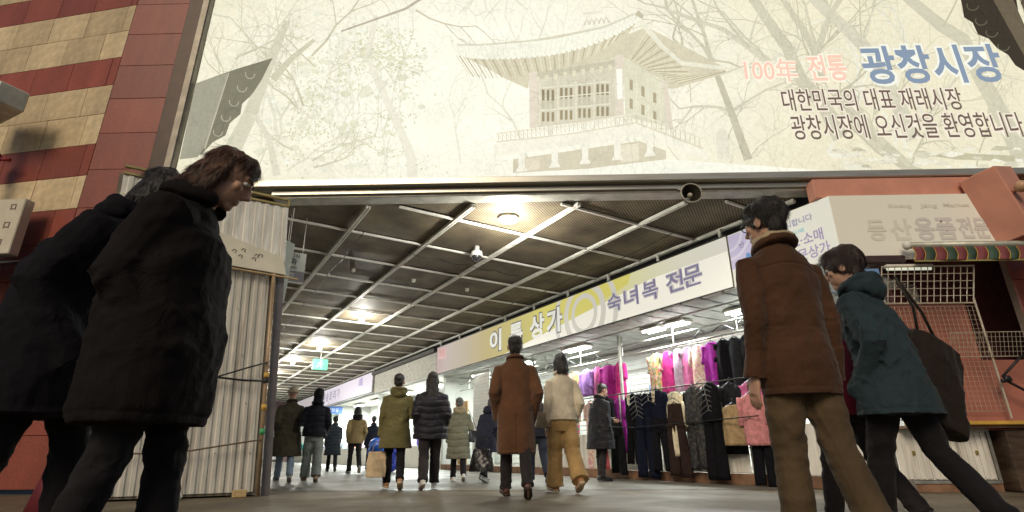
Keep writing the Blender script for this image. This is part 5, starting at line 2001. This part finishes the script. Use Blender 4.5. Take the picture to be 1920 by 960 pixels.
    # ---- eyes
    if face:
        for s in (-1, 1):
            e = part(MB().ell(hp_(s * .031, .078, .008), (.0125, .0115, .0085), 10, 7, A_, B_, C_), 'eye', EYEW, raw=True)
            part(MB().ell(hp_(s * .031, .0875, .008), (.0055, .003, .0055), 8, 6, A_, B_, C_), 'iris', EYED, parent=e, raw=True)
            part(MB().tube([hp_(s * .014, .092, .026), hp_(s * .03, .090, .032), hp_(s * .05, .078, .028)], .0045, 6), 'eyebrow', hair_mat('brow', (.015, .011, .009)), raw=True)
    if glasses:
        gb = MB()
        for s in (-1, 1):
            gb.tube([hp_(s * .033 + .024 * math.cos(t), .098, .004 + .018 * math.sin(t)) for t in np.linspace(0, 2 * math.pi, 13)], .0028, 5)
            gb.tube([hp_(s * .058, .094, .010), hp_(s * .078, .05, .012), hp_(s * .083, -.01, .008)], .003, 5)
        gb.tube([hp_(-.010, .1, .006), hp_(.010, .1, .006)], .0028, 5)
        part(gb, 'glasses', M_BLACK, raw=True)
    if mask:
        mbk = MB().loft([hp_(0, .06, -.095), hp_(0, .072, -.07), hp_(0, .076, -.045), hp_(0, .068, -.02)], [.05, .064, .066, .05], [.032, .036, .042, .036], A_, B_, n=16)
        part(mbk, 'face_mask', mat('mask_white', (.7, .7, .68), .7), vx=.006, it=3)

    # ---- trousers
    tb = MB()
    lw = leg_w
    tb.loft([(0, -.005, .74), (0, -.005, .84), (0, -.005, .94), (0, 0, 1.03)], [.15, .172, .165, .15], [.105, .12, .112, .10], n=20)
    for (hp, kneeP, ank, fdir, toe, heel, fa_) in J:
        tb.tube([hp + Vector((0, 0, .02)), hp.lerp(kneeP, .35), hp.lerp(kneeP, .7), kneeP, kneeP.lerp(ank, .35), kneeP.lerp(ank, .75), ank + Vector((0, 0, .01)) + (ank - kneeP).normalized() * .02],
                [.10, .093, .082 * lw, .073 * lw, .070 * lw, .068 * lw ** 1.3, .070 * lw ** 1.5], 14)
    kz = [(j[1] + up) for j in J]
    az = [(j[2] + up) for j in J]
    w1 = wrinkle(seed + 5, .0055, 26, (1, 1, 2.2))

    def tdisp(co, no):
        near = np.zeros(len(co)) + .25
        for k in kz:
            near += np.exp(-((co - np.array(k)) ** 2).sum(1) / .018)
        for k in az:
            near += 1.1 * np.exp(-((co - np.array(k)) ** 2).sum(1) / .02)
        return w1(co) * near
    part(tb, 'trousers', trousers, vox, 4, tdisp)

    # ---- shoes
    for k, (hp, kneeP, ank, fdir, toe, heel, fa_) in enumerate(J):
        ub = Vector((0, -math.sin(fa_), math.cos(fa_)))
        sb_ = MB()
        mid = (heel + toe) / 2
        sb_.tube([heel - fdir * .02 + ub * .025, heel + fdir * .05 + ub * .035, mid + ub * .035, toe - fdir * .03 + ub * .022, toe + fdir * .035 + ub * .012],
                 [.034, .045, .048, .046, .028], 10, .85, ref=(1, 0, 0))
        sb_.tube([heel + fdir * .03 + ub * .04, ank + ub * .02], [.044, .046], 10)
        so = part(sb_, 'shoe', shoe_c[0], min(vox, .009), 3)
        sl = MB()
        pts = []
        sd_ = fdir.cross(ub)
        for t_, wd_ in ((-.035, .018), (-.02, .034), (.05, .036), (.12, .043), (.18, .044), (.235, .032), (.262, .012)):
            pts.append((heel + fdir * t_ - ub * .012 + (toe - heel - fdir * (toe - heel).dot(fdir)) * min(1, max(0, t_ / .2)), wd_))
        ring = [p + sd_ * w2 for p, w2 in pts] + [p - sd_ * w2 for p, w2 in pts[::-1]]
        sl.prism(ring, ub * .024)
        part(sl, 'sole', shoe_c[1], raw=True, parent=so)

    # ---- coat
    kind, cm, hem = coat['kind'], coat['mat'], coat['hem']
    bk = bulk
    fl_ = coat.get('flare', 1.0)
    rows = [(1.487, .070, .072), (1.465, .090 * wide, .080), (1.435, .122 * wide, .092), (1.40, .155 * wide, .104), (1.35, .184 * wide, .116), (1.28, .198 * wide * bk ** .5, .125 * bk), (1.16, .190 * bk, .127 * bk), (1.04, .188 * bk, .130 * bk), (.94, .197 * bk, .138 * bk)]
    zz = .86
    while zz > hem + .05:
        q = (.94 - zz) / .5
        rows.append((zz, (.20 + .035 * q * fl_) * bk, (.142 + .035 * q * fl_) * bk))
        zz -= .1
    q = (.94 - hem) / .5
    if hem < .9:
        rows.append((hem, (.20 + .035 * q * fl_) * bk * coat.get('hem_k', 1), (.142 + .035 * q * fl_) * bk * coat.get('hem_k', 1)))
    legy = (J[0][1].y + J[1][1].y) / 2
    cb = MB()
    cs_ = []
    for z, a, b in rows:
        p = T((0, -.008 - (hump * .12 if 1.1 < z < 1.4 else 0), z))
        if z < .9:
            p.y += legy * (.9 - z) * .8
        cs_.append(p)
    cb.loft(cs_, [r_[1] for r_ in rows], [r_[2] for r_ in rows], n=28, p=2.25)
    for (s, nm, sh_, el, wr_) in armJ:
        k = bk ** .8
        tip = .10 if nm == 'pocket' else .015
        cb.tube([sh_ + Vector((-s * .06, 0, .012)), sh_ + Vector((s * .004, 0, -.004)), sh_.lerp(el, .4), el, el.lerp(wr_, .5), wr_ + (wr_ - el).normalized() * tip],
                [.062 * k, .074 * k, .075 * k, .069 * k, .062 * k, .056 * k * coat.get('cuff', 1)], 14)
    ws = wrinkle(seed, coat.get('wr', .006), coat.get('wf', 15), coat.get('an', (1, 1, 1.3)))
    ws2 = wrinkle(seed + 50, coat.get('wr', .006) * .5, coat.get('wf', 15) * 2.3, (1, 1, 1.6))
    elb = [np.array(a[3] + up) for a in armJ]
    pitch_ = coat.get('pitch', .085)

    def cdisp(co, no):
        near = .55 + sum(.9 * np.exp(-((co - e) ** 2).sum(1) / .02) for e in elb)
        near += .5 * np.exp(-((co[:, 2] - dz - .99) / .09) ** 2)
        d_ = (ws(co) + ws2(co)) * near
        if kind == 'puffer':
            s_ = np.abs(np.sin(np.pi * (co[:, 2] + .012 * np.sin(co[:, 0] * 14 + seed)) / pitch_))
            d_ = d_ * .6 + .016 * (s_ ** .45 - .6) * (co[:, 2] < dz + 1.44)
        if kind == 'wool':
            low = np.clip((dz + 1.0 - co[:, 2]) / .5, 0, 1)
            d_ = d_ * .7 + .010 * low * np.sin(np.arctan2(co[:, 0], -co[:, 1]) * 5 + seed)
            d_ -= .016 * np.exp(-(co[:, 0] / .006) ** 2) * (co[:, 1] < legy) * (co[:, 2] < dz + .86)
        if coat.get('seam'):
            back = np.clip(-no[:, 1] * 2, 0, 1)
            zy = dz + 1.315 + .045 * (1 - (co[:, 0] / .2) ** 2)
            d_ -= .007 * back * np.exp(-((co[:, 2] - zy) / .0055) ** 2) * (np.abs(co[:, 0]) < .19)
            d_ -= .005 * np.exp(-((co[:, 2] - dz - 1.03) / .006) ** 2) * (np.abs(co[:, 0]) < .2)
            for sx_ in (-.095, .095):
                d_ -= .004 * back * np.exp(-((co[:, 0] - sx_ * (1 + .3 * (co[:, 2] - dz - 1))) / .005) ** 2) * (co[:, 2] < dz + 1.03)
        hm = np.exp(-((co[:, 2] - dz - hem - .035) / .006) ** 2)
        return np.clip(d_, -.017, .022) - .004 * hm
    co_ = part(cb, coat.get('name', 'coat'), cm, vox * .85, 4, cdisp)
    if coat.get('collar', True):
        ck = coat.get('collar_k', 1.0)
        cl_ = MB()
        cl_.tube([T((.078 * math.cos(t), -.002 + .078 * math.sin(t), 1.475 + .02 * math.sin(-t) + .012)) for t in np.linspace(-math.pi * 1.38, math.pi * .38, 15)], .024 * ck, 9, 1.5)
        part(cl_, 'collar', coat.get('collar_mat', cm), min(vox, .009), 3, lambda co, no: wrinkle(seed + 9, .002, 30)(co), parent=co_)
    hd = coat.get('hood')
    if hd == 'down':
        hb_ = MB()
        hb_.ell(T((0, -.10, 1.44)), (.135, .062, .085), 16, 10)
        hb_.ell(T((.085, -.055, 1.455)), (.06, .075, .055), 12, 8)
        hb_.ell(T((-.085, -.055, 1.455)), (.06, .075, .055), 12, 8)
        hb_.tube([T((.115 * math.cos(t), -.035 + .105 * math.sin(t), 1.495 + .018 * math.sin(-t))) for t in np.linspace(-math.pi * 1.35, math.pi * .35, 17)], .032, 9)
        hw_ = wrinkle(seed + 21, .006, 24)
        part(hb_, 'hood', coat.get('hood_mat', cm), vox * .9, 4, lambda co, no: hw_(co), parent=co_)
    if hd == 'up':
        hb_ = MB()
        hb_.ell(hp_(0, -.03, .03), (.104, .112, .118), 18, 12, A_, B_, C_)
        hb_.ell(hp_(0, -.02, -.07), (.10, .095, .09), 16, 10, A_, B_, C_)
        hb_.tube([T((.10 * math.cos(t), -.02 + .095 * math.sin(t), 1.475)) for t in np.linspace(-math.pi * 1.3, math.pi * .3, 15)], .036, 9)
        hw_ = wrinkle(seed + 21, .005, 22)
        part(hb_, 'hood', coat.get('hood_mat', cm), vox * .9, 4, lambda co, no: hw_(co), parent=co_)
    if scarf:
        sc_ = MB().tube([T((.082 * math.cos(t), -.005 + .085 * math.sin(t), 1.505 + .012 * math.sin(-t))) for t in np.linspace(0, 2 * math.pi, 19)], .03, 9, 1.2)
        sw_ = wrinkle(seed + 31, .004, 38)
        part(sc_, 'scarf', scarf, min(vox, .009), 2, lambda co, no: sw_(co))

    # ---- hair or hat
    hk, hcx = hair[:2]
    hv = hair[2] if len(hair) > 2 else 1.0
    if hat:
        hb_ = MB().ell(hp_(0, -.012, .055), (.088, .105, .085), 16, 10, A_, B_, C_)
        hb_.tube([hp_(.088 * math.cos(t), -.012 + .104 * math.sin(t), .03) for t in np.linspace(0, 2 * math.pi, 19)], .02, 8)
        part(hb_, 'hat', hat, min(vox, .009), 3)
    if hk and not hd == 'up':
        hm_ = hair_mat('%d_%d' % (int(hcx[0] * 1000), int(hcx[2] * 1000)), hcx)
        hb_ = MB()
        if not hat:
            hb_.ell(hp_(0, -.024, .048), (.083 * hv, .098 * hv, .083 * hv ** 1.3), 18, 12, A_, B_, C_)
            hb_.ell(hp_(0, .02, .085), (.066 * hv, .066 * hv, .045 * hv), 14, 9, A_, B_, C_)
        hb_.ell(hp_(0, -.062, -.012), (.069, .046, .072), 14, 9, A_, B_, C_)
        flow = C_ * -1
        length = .07
        if hk in ('bob', 'long', 'mid'):
            lo_ = {'bob': -.125, 'mid': -.17, 'long': -.33}[hk]
            for s in (-1, 1):
                hb_.tube([hp_(s * .062, -.012, .05), hp_(s * .076, -.012, -.02), hp_(s * .074, -.026, -.10), hp_(s * .066, -.045, max(lo_, -.20))], [.026, .03, .03, .02], 9)
            rowsh = [(.06, -.05, .07, .06), (0, -.062, .082, .056), (-.08, -.072, .088, .05), (lo_ * .7, -.082, .088, .046), (lo_, -.088, .072, .028)]
            hb_.loft([hp_(0, y, z) for z, y, _, _ in rowsh], [r_[2] for r_ in rowsh], [r_[3] for r_ in rowsh], A_, B_, n=18)
            length = .085
        sw_ = wrinkle(seed + 41, .0045, 42, (2.4, 2.4, .5))
        hb2 = part(hb_, 'hair', hm_, min(vox * .8, .008), 3, lambda co, no: sw_(co))
        if strands:
            me = hb2.data
            rg = np.random.RandomState(seed)
            n = len(me.vertices)
            co = np.empty(n * 3)
            me.vertices.foreach_get('co', co)
            co = co.reshape(-1, 3)
            no = np.empty(n * 3)
            me.vertices.foreach_get('normal', no)
            no = no.reshape(-1, 3)
            idx = rg.choice(n, strands)
            P0, Nn = co[idx], no[idx]
            g_ = np.array(flow)[None, :] + rg.normal(size=(strands, 3)) * .2
            if hk == 'short':
                g_ = g_ * .75 + Nn * .12 + np.array(B_)[None, :] * .3
            tn = g_ - Nn * (g_ * Nn).sum(1)[:, None] * .8
            tn /= np.linalg.norm(tn, axis=1)[:, None] + 1e-6
            ln = rg.uniform(.35, 1.0, strands)[:, None] * length
            sd_ = np.cross(tn, Nn)
            sd_ /= np.linalg.norm(sd_, axis=1)[:, None] + 1e-6
            V, F = [], []
            lift = rg.uniform(.0, .07, strands)[:, None]
            tk = 1.0 if strands < 2000 else .42
            for k, (t_, w_) in enumerate(((0, .0028 * tk), (.35, .0026 * tk), (.7, .0018 * tk), (1.0, .0003))):
                c = P0 - Nn * .003 + tn * ln * t_ + Nn * ln * lift * t_ * (1.4 - t_) + rg.normal(size=(strands, 3)) * .0012
                V.append(c + sd_ * w_)
                V.append(c - sd_ * w_)
            V = np.stack(V, 1).reshape(-1, 3)
            for i in range(strands):
                for k in range(3):
                    o_ = i * 8 + k * 2
                    F.append((o_, o_ + 1, o_ + 3, o_ + 2))
            sm = bpy.data.meshes.new('strands')
            sm.from_pydata(V.tolist(), [], F)
            sm.polygons.foreach_set('use_smooth', [True] * len(F))
            link('hair_strands', sm, hm_, hb2)['kind'] = 'stuff'
    root['_dz'] = dz
    return root, dict(arms=armJ, up=up, scale=base_scale, T=T)


def wpt(root, info, p):
    """a spot in a person's own frame -> world"""
    q = (Vector(p) + info['up']) * info['scale']
    return Vector(root.location) + Matrix.Rotation(root.rotation_euler.z, 3, 'Z') @ q


def hand_pt(root, info, i, down=.10):
    s, nm, sh_, el, wr_ = info['arms'][i]
    return wpt(root, info, wr_ + (wr_ - el).normalized() * down)


BLK_SHOE = (mat('shoe_black', (.015, .014, .014), .4), mat('sole_black', (.02, .02, .02), .7))
WHT_SHOE = (mat('shoe_white', (.55, .53, .5), .5), mat('sole_white', (.62, .6, .56), .6))
BRN_SHOE = (mat('shoe_brown', (.07, .025, .015), .35), mat('sole_brown', (.03, .015, .01), .6))
TAN_SHOE = (mat('shoe_tan', (.35, .18, .09), .5), mat('sole_tan', (.45, .36, .24), .6))
GRY_SHOE = (mat('shoe_grey', (.2, .2, .2), .5), mat('sole_pale', (.5, .48, .45), .6))
T_BLK = cloth_mat('black_trousers', (.012, .011, .013))
T_CHAR = cloth_mat('charcoal_trousers', (.028, .024, .026))
T_GREY = cloth_mat('grey_sweatpants', (.27, .29, .27))
T_JEAN = cloth_mat('pale_jeans', (.32, .40, .50))
T_TAN = cloth_mat('tan_trousers', (.40, .26, .11))
T_OLV = cloth_mat('khaki_trousers', (.085, .058, .032))
T_DJEAN = cloth_mat('dark_jeans', (.018, .022, .036))
HB = (.012, .009, .008)

P = {}
# left foreground pair, hunched, walking to the right
P['l1'] = person('hunched person in a black hooded coat at the far left edge', (-1.76, 2.10, 0), R(-78), 1.71, dict(kind='parka', mat=cloth_mat('near_black', (.008, .007, .010), .9, 0), hem=.62, wr=.009, wf=12, collar_k=1.2, hood='down'),
                 T_BLK, BLK_SHOE, ('bob', HB), (12, 6, -10, 16), ('pocket', 'pocket'), 14, (32, 14, 0), .011, 1.42, 11, strands=2500, hump=.26)
P['l2'] = person('person with reddish brown hair and a black jacket walking right in the foreground', (-1.205, 1.86, 0), R(-80), 1.635, dict(kind='parka', mat=cloth_mat('black_brown', (.010, .008, .008), .9, 0), hem=.60, wr=.010, wf=11, collar_k=1.7, flare=-.5, hem_k=.95),
                 T_BLK, BLK_SHOE, ('bob', (.085, .034, .015)), (7, 4, -7, 12), ('pocket', 'pocket'), 0, (10, 28, 0), .0095, 1.5, 12, strands=11000, hump=.05)
# couple in olive parka and black hooded jacket
P['olv'] = person('person in a long olive parka and beige knit cap walking away', (-4.22, 10.73, 0), R(27), 1.70, dict(kind='parka', mat=cloth_mat('olive_drab', (.075, .065, .042)), hem=.46, flare=1.5, wr=.008), T_JEAN, GRY_SHOE, (None, HB), (12, 8, -10, 18), ('pocket', 'link'),
                  0, (0, 0, 0), .014, 1.2, 21, hat=cloth_mat('beige_knit', (.42, .36, .26)), strands=0, face=False)
P['hod'] = person('person in a black hooded puffer jacket and loose grey sweatpants', (-3.72, 10.72, 0), R(24), 1.66, dict(kind='puffer', mat=cloth_mat('ink_black', (.012, .012, .018), .5), hem=.84, hood='up', pitch=.11), T_GREY, TAN_SHOE, ('short', HB), (8, 4, -8, 12), ('link', 'pocket'), 0, (0, 0, 0), .014, 1.18, 22, strands=0, leg_w=1.3, face=False)
P['far'] = person('small far person in a long dark quilted coat', (-5.28, 16.9, 0), R(22), 1.56, dict(kind='puffer', mat=cloth_mat('slate', (.028, .034, .044)), hem=.52, pitch=.10, flare=1.4), T_BLK, BLK_SHOE, ('short', HB), (14, 8, -14, 22), ('down', 'swing_f'), 0, (0, 0, 0), .017, 1.12, 23, strands=150, face=False)
P['tan'] = person('person in a tan jacket with a dark yoke walking away', (-4.03, 14.69, 0), R(25), 1.66, dict(kind='parka', mat=cloth_mat('tan_shell', (.34, .25, .12)), hem=.78, hood='down', hood_mat=cloth_mat('dark_yoke', (.02, .018, .02))), T_CHAR, GRY_SHOE, ('mid', (.02, .014, .012)), (10, 4, -16, 26), ('pocket', 'pocket'), 0, (-8, 0, 0), .016, 1.05, 24, strands=250, face=False)
P['bhd'] = person('person in dark clothes half hidden behind the tote bag', (-4.55, 18.6, 0), R(24), 1.66, dict(kind='parka', mat=cloth_mat('dim_navy', (.016, .018, .03)), hem=.7), T_BLK, GRY_SHOE, ('short', HB), (14, 8, -14, 22), ('down', 'down'), 0, (0, 0, 0), .018, 1.1, 25, strands=100, face=False)
P['gre'] = person('woman in a moss green hooded coat carrying a cream tote', (-1.74, 8.5, 0), R(14), 1.64, dict(kind='parka', mat=cloth_mat('moss', (.135, .12, .052)), hem=.60, hood='down', wr=.005, flare=1.8), T_BLK, TAN_SHOE, ('short', HB), (14, 4, -10, 20), ('carry', 'link'), 0, (-14, 0, 0), .0115, 1.08, 26, strands=700, face=False)
P['blk'] = person('long-haired woman in a black quilted puffer jacket', (-1.22, 8.46, 0), R(10), 1.66, dict(kind='puffer', mat=cloth_mat('puffer_black', (.017, .016, .022), .42, .1), hem=.72, pitch=.10), T_CHAR, WHT_SHOE, ('long', (.016, .011, .010)), (-12, 14, 14, 4), ('pocket', 'pocket'), 0, (4, 0, 0), .0115, 1.27, 27, strands=1200, face=False, leg_w=1.15)
P['gry'] = person('person in a long grey green quilted coat with a dark shoulder bag', (-1.02, 10.79, 0), R(12), 1.50, dict(kind='puffer', mat=cloth_mat('sage', (.145, .145, .105)), hem=.46, hood='down', hood_mat=cloth_mat('sage_lining', (.30, .26, .17)), pitch=.14, flare=1.2), T_BLK, WHT_SHOE, ('short', (.10, .10, .10)), (10, 6, -10, 18), ('down', 'link'), 4, (10, 0, 0), .013, 1.12, 28, strands=400, face=False)
P['nav'] = person('stooped person in a navy hooded jacket behind the camel coat', (-.47, 10.2, 0), R(-30), 1.46, dict(kind='parka', mat=cloth_mat('deep_navy', (.016, .018, .032)), hem=.6, hood='down'), T_BLK, GRY_SHOE, ('short', (.03, .03, .03)), (10, 8, -10, 20), ('carry', 'pocket'), 16, (0, 10, 0), .014, 1.12, 29, strands=200, face=False)
P['nv2'] = person('person in dark jeans and jacket beyond the camel coat', (.40, 9.5, 0), R(12), 1.58, dict(kind='parka', mat=cloth_mat('blue_black', (.014, .015, .024)), hem=.82), T_DJEAN, BLK_SHOE, ('short', HB), (16, 6, -14, 26), ('pocket', 'carry'), 4, (0, 0, 0), .014, 1.1, 30, strands=200, face=False, leg_w=1.15)
P['cam'] = person('tall man in a long camel brown overcoat seen from behind', (.03, 6.71, 0), R(6), 1.86, dict(kind='wool', mat=cloth_mat('camel', (.112, .052, .026), .9, .2, .12), hem=.46, flare=.55, wr=.003, cuff=1.15, hem_k=.97), T_CHAR, BRN_SHOE, ('short', HB), (15, 4, -10, 22), ('pocket', 'pocket'), 0, (-6, 0, 0), .0095, 1.0, 31, strands=1500, wide=1.04, face=False)
P['crm'] = person('woman in a cream cardigan and wide tan trousers', (.66, 7.54, 0), R(14), 1.78, dict(kind='wool', mat=cloth_mat('cream_knit', (.62, .55, .42), .95, .3, .5, 140), hem=.88, flare=.3, wr=.004, name='cardigan', hem_k=1.03), T_TAN, TAN_SHOE, ('bob', (.014, .010, .009)), (10, 3, -11, 24), ('down', 'pocket'), 0, (0, 0, 0), .0098, .95, 32, strands=1400, wide=.93, leg_w=1.42, face=False)
P['man'] = person('man in a black padded coat looking at the hanging clothes', (1.60, 10.45, 0), R(-62), 1.72, dict(kind='parka', mat=cloth_mat('coat_black', (.014, .014, .017), .6), hem=.55, wr=.007), T_CHAR, BLK_SHOE, ('short', HB), (3, 2, -4, 4), ('reach', 'down'), 3, (0, 18, 0), .0125, 1.38, 33, strands=700)
# right foreground group
P['brn'] = person('man in a rust brown padded jacket and khaki trousers in the foreground', (1.42, 2.75, 0), R(16), 1.80, dict(kind='parka', mat=cloth_mat('rust_brown', (.066, .030, .0155), .8, .1, .12), hem=.71, seam=True, detail=True, wr=.0065, wf=13, an=(1.5, 1.5, .75), flare=.5, name='jacket', hem_k=.93, collar_k=1.35), T_OLV, BRN_SHOE, ('short', (.014, .010, .009), 1.1), (5, 4, -8, 14), ('down', 'down'), 1, (16, 4, 0), .0078, 1.02, 34, strands=11000, scarf=cloth_mat('beige_scarf', (.38, .29, .17), .95, .3, .8, 90), glasses=True, wide=1.06, leg_w=1.12)
P['tea'] = person('short-haired person in a dark teal hooded jacket with a big dark bag', (2.09, 3.06, 0), R(34), 1.66, dict(kind='parka', mat=cloth_mat('teal_shell', (.022, .038, .046), .8, .05, .15), hem=.70, hood='down', wr=.010, wf=17, an=(1.4, 1.4, .8), name='jacket', flare=1.5), T_BLK, BLK_SHOE, ('short', (.030, .014, .010), 1.17), (14, 4, -15, 20), ('pocket', 'pocket'), 9, (12, 6, 0), .0078, 1.22, 35, strands=11000)
P['mar'] = person('person in a maroon jacket half hidden between the brown and teal jackets', (2.12, 3.62, 0), R(18), 1.56, dict(kind='parka', mat=cloth_mat('maroon', (.14, .012, .03)), hem=.78, name='jacket'), T_CHAR, BLK_SHOE, ('short', HB), (14, 6, -14, 22), ('swing_f', 'down'), 4, (0, 0, 0), .012, 1.05, 36, strands=300)

# ------------------------------------------------------------------ things carried


def bag(name, label, cat, loc, rz, sz, m, strap_pts, taper=.9, rnd_=.02, seed=3, m_strap=None, tilt=0.0):
    t = thing(name, label, cat, loc, rz)
    w_, d_, h_ = sz
    b = MB()
    K = 9
    rings = []
    rg = random.Random(seed)
    for k in range(K):
        q = k / (K - 1)
        ww = w_ / 2 * (1 + (taper - 1) * q) * (1 - .06 * (abs(q - .5) * 2) ** 4)
        dd = d_ / 2 * (1 - .55 * q)
        rings.append([Vector((ww * math.copysign(abs(math.cos(a)) ** .45, math.cos(a)), dd * math.copysign(abs(math.sin(a)) ** .7, math.sin(a)) + .012 * math.sin(5 * a + q * 4 + seed), -h_ + h_ * q)) for a in np.linspace(0, 2 * math.pi, 29)[:-1]])
    b.rings(rings)
    me = remeshed(b, .012, 3)
    ww_ = wrinkle(seed, .005, 20)
    displace(me, lambda co, no: ww_(co))
    o = link('body', me, m, t)
    ms = m_strap or m
    for k, pts in enumerate(strap_pts):
        MB().tube(pts, .010, 7, .5, ref=(0, 1, 0)).build('strap', ms, t, True)
    t.rotation_euler = (0, tilt, rz)
    return t


hp0 = hand_pt(*P['gre'], 0)
bag('tote_bag', 'cream canvas tote hanging from the moss green coat', 'bag', hp0 - Vector((.03, 0, .13)), R(14), (.30, .10, .36), cloth_mat('canvas', (.58, .45, .29), .9), [[(-.07, 0, -.02), (-.05, 0, .08), (.0, 0, .15), (.03, 0, .08), (.06, 0, -.02)]], .94, seed=5)
hp0 = hand_pt(*P['nav'], 0)
bag('black_bag', 'shiny black handbag held low beside the camel coat', 'bag', Vector((-.52, 9.6, .56)), R(-10), (.44, .2, .36), mat('black_vinyl', (.016, .014, .016), .25), [[(-.12, 0, -.02), (-.1, 0, .12), (0, 0, .2), (.1, 0, .12), (.12, 0, -.02)]], .7, seed=6)
bag('shoulder_bag', 'dark leather shoulder bag on the grey green coat', 'bag', wpt(*P['gry'], (.33, -.02, 1.05)), R(20), (.26, .12, .22), mat('dark_leather', (.02, .022, .026), .35), [[(-.06, 0, -.01), (-.07, .0, .2), (-.12, 0, .38), (-.02, 0, .2), (.06, 0, -.01)]], .8, seed=7)
bag('beige_bag', 'beige slouchy shoulder bag beside the cream cardigan', 'bag', wpt(*P['crm'], (-.27, -.02, .98)), R(30), (.24, .13, .20), mat('beige_leather', (.36, .27, .16), .55), [[(-.04, 0, -.02), (-.02, .0, .12), (.03, 0, .32), (.06, 0, .12), (.06, 0, -.02)]], .8, seed=8)
bag('shopping_bag', 'large dark brown shopping bag slung over the teal jacket', 'bag', wpt(*P['tea'], (.32, -.16, 1.14)), R(14), (.56, .16, .50), cloth_mat('bag_brown', (.020, .014, .010), .6), [[(-.12, 0, -.02), (-.16, .02, .14), (-.26, .08, .32), (-.10, .02, .14), (.02, 0, -.02)]], .62, seed=9, tilt=R(28))
bag('tan_bag', 'tan and maroon bag carried in front of the maroon jacket', 'bag', Vector((1.86, 3.3, .98)), R(10), (.20, .1, .18), mat('tan_leather', (.34, .17, .06), .5), [[(-.06, 0, -.01), (0, 0, .12), (.06, 0, -.01)]], .85, seed=10, m_strap=mat('maroon_strap', (.12, .01, .03), .5))

bpy.data.scenes.remove(TMP)
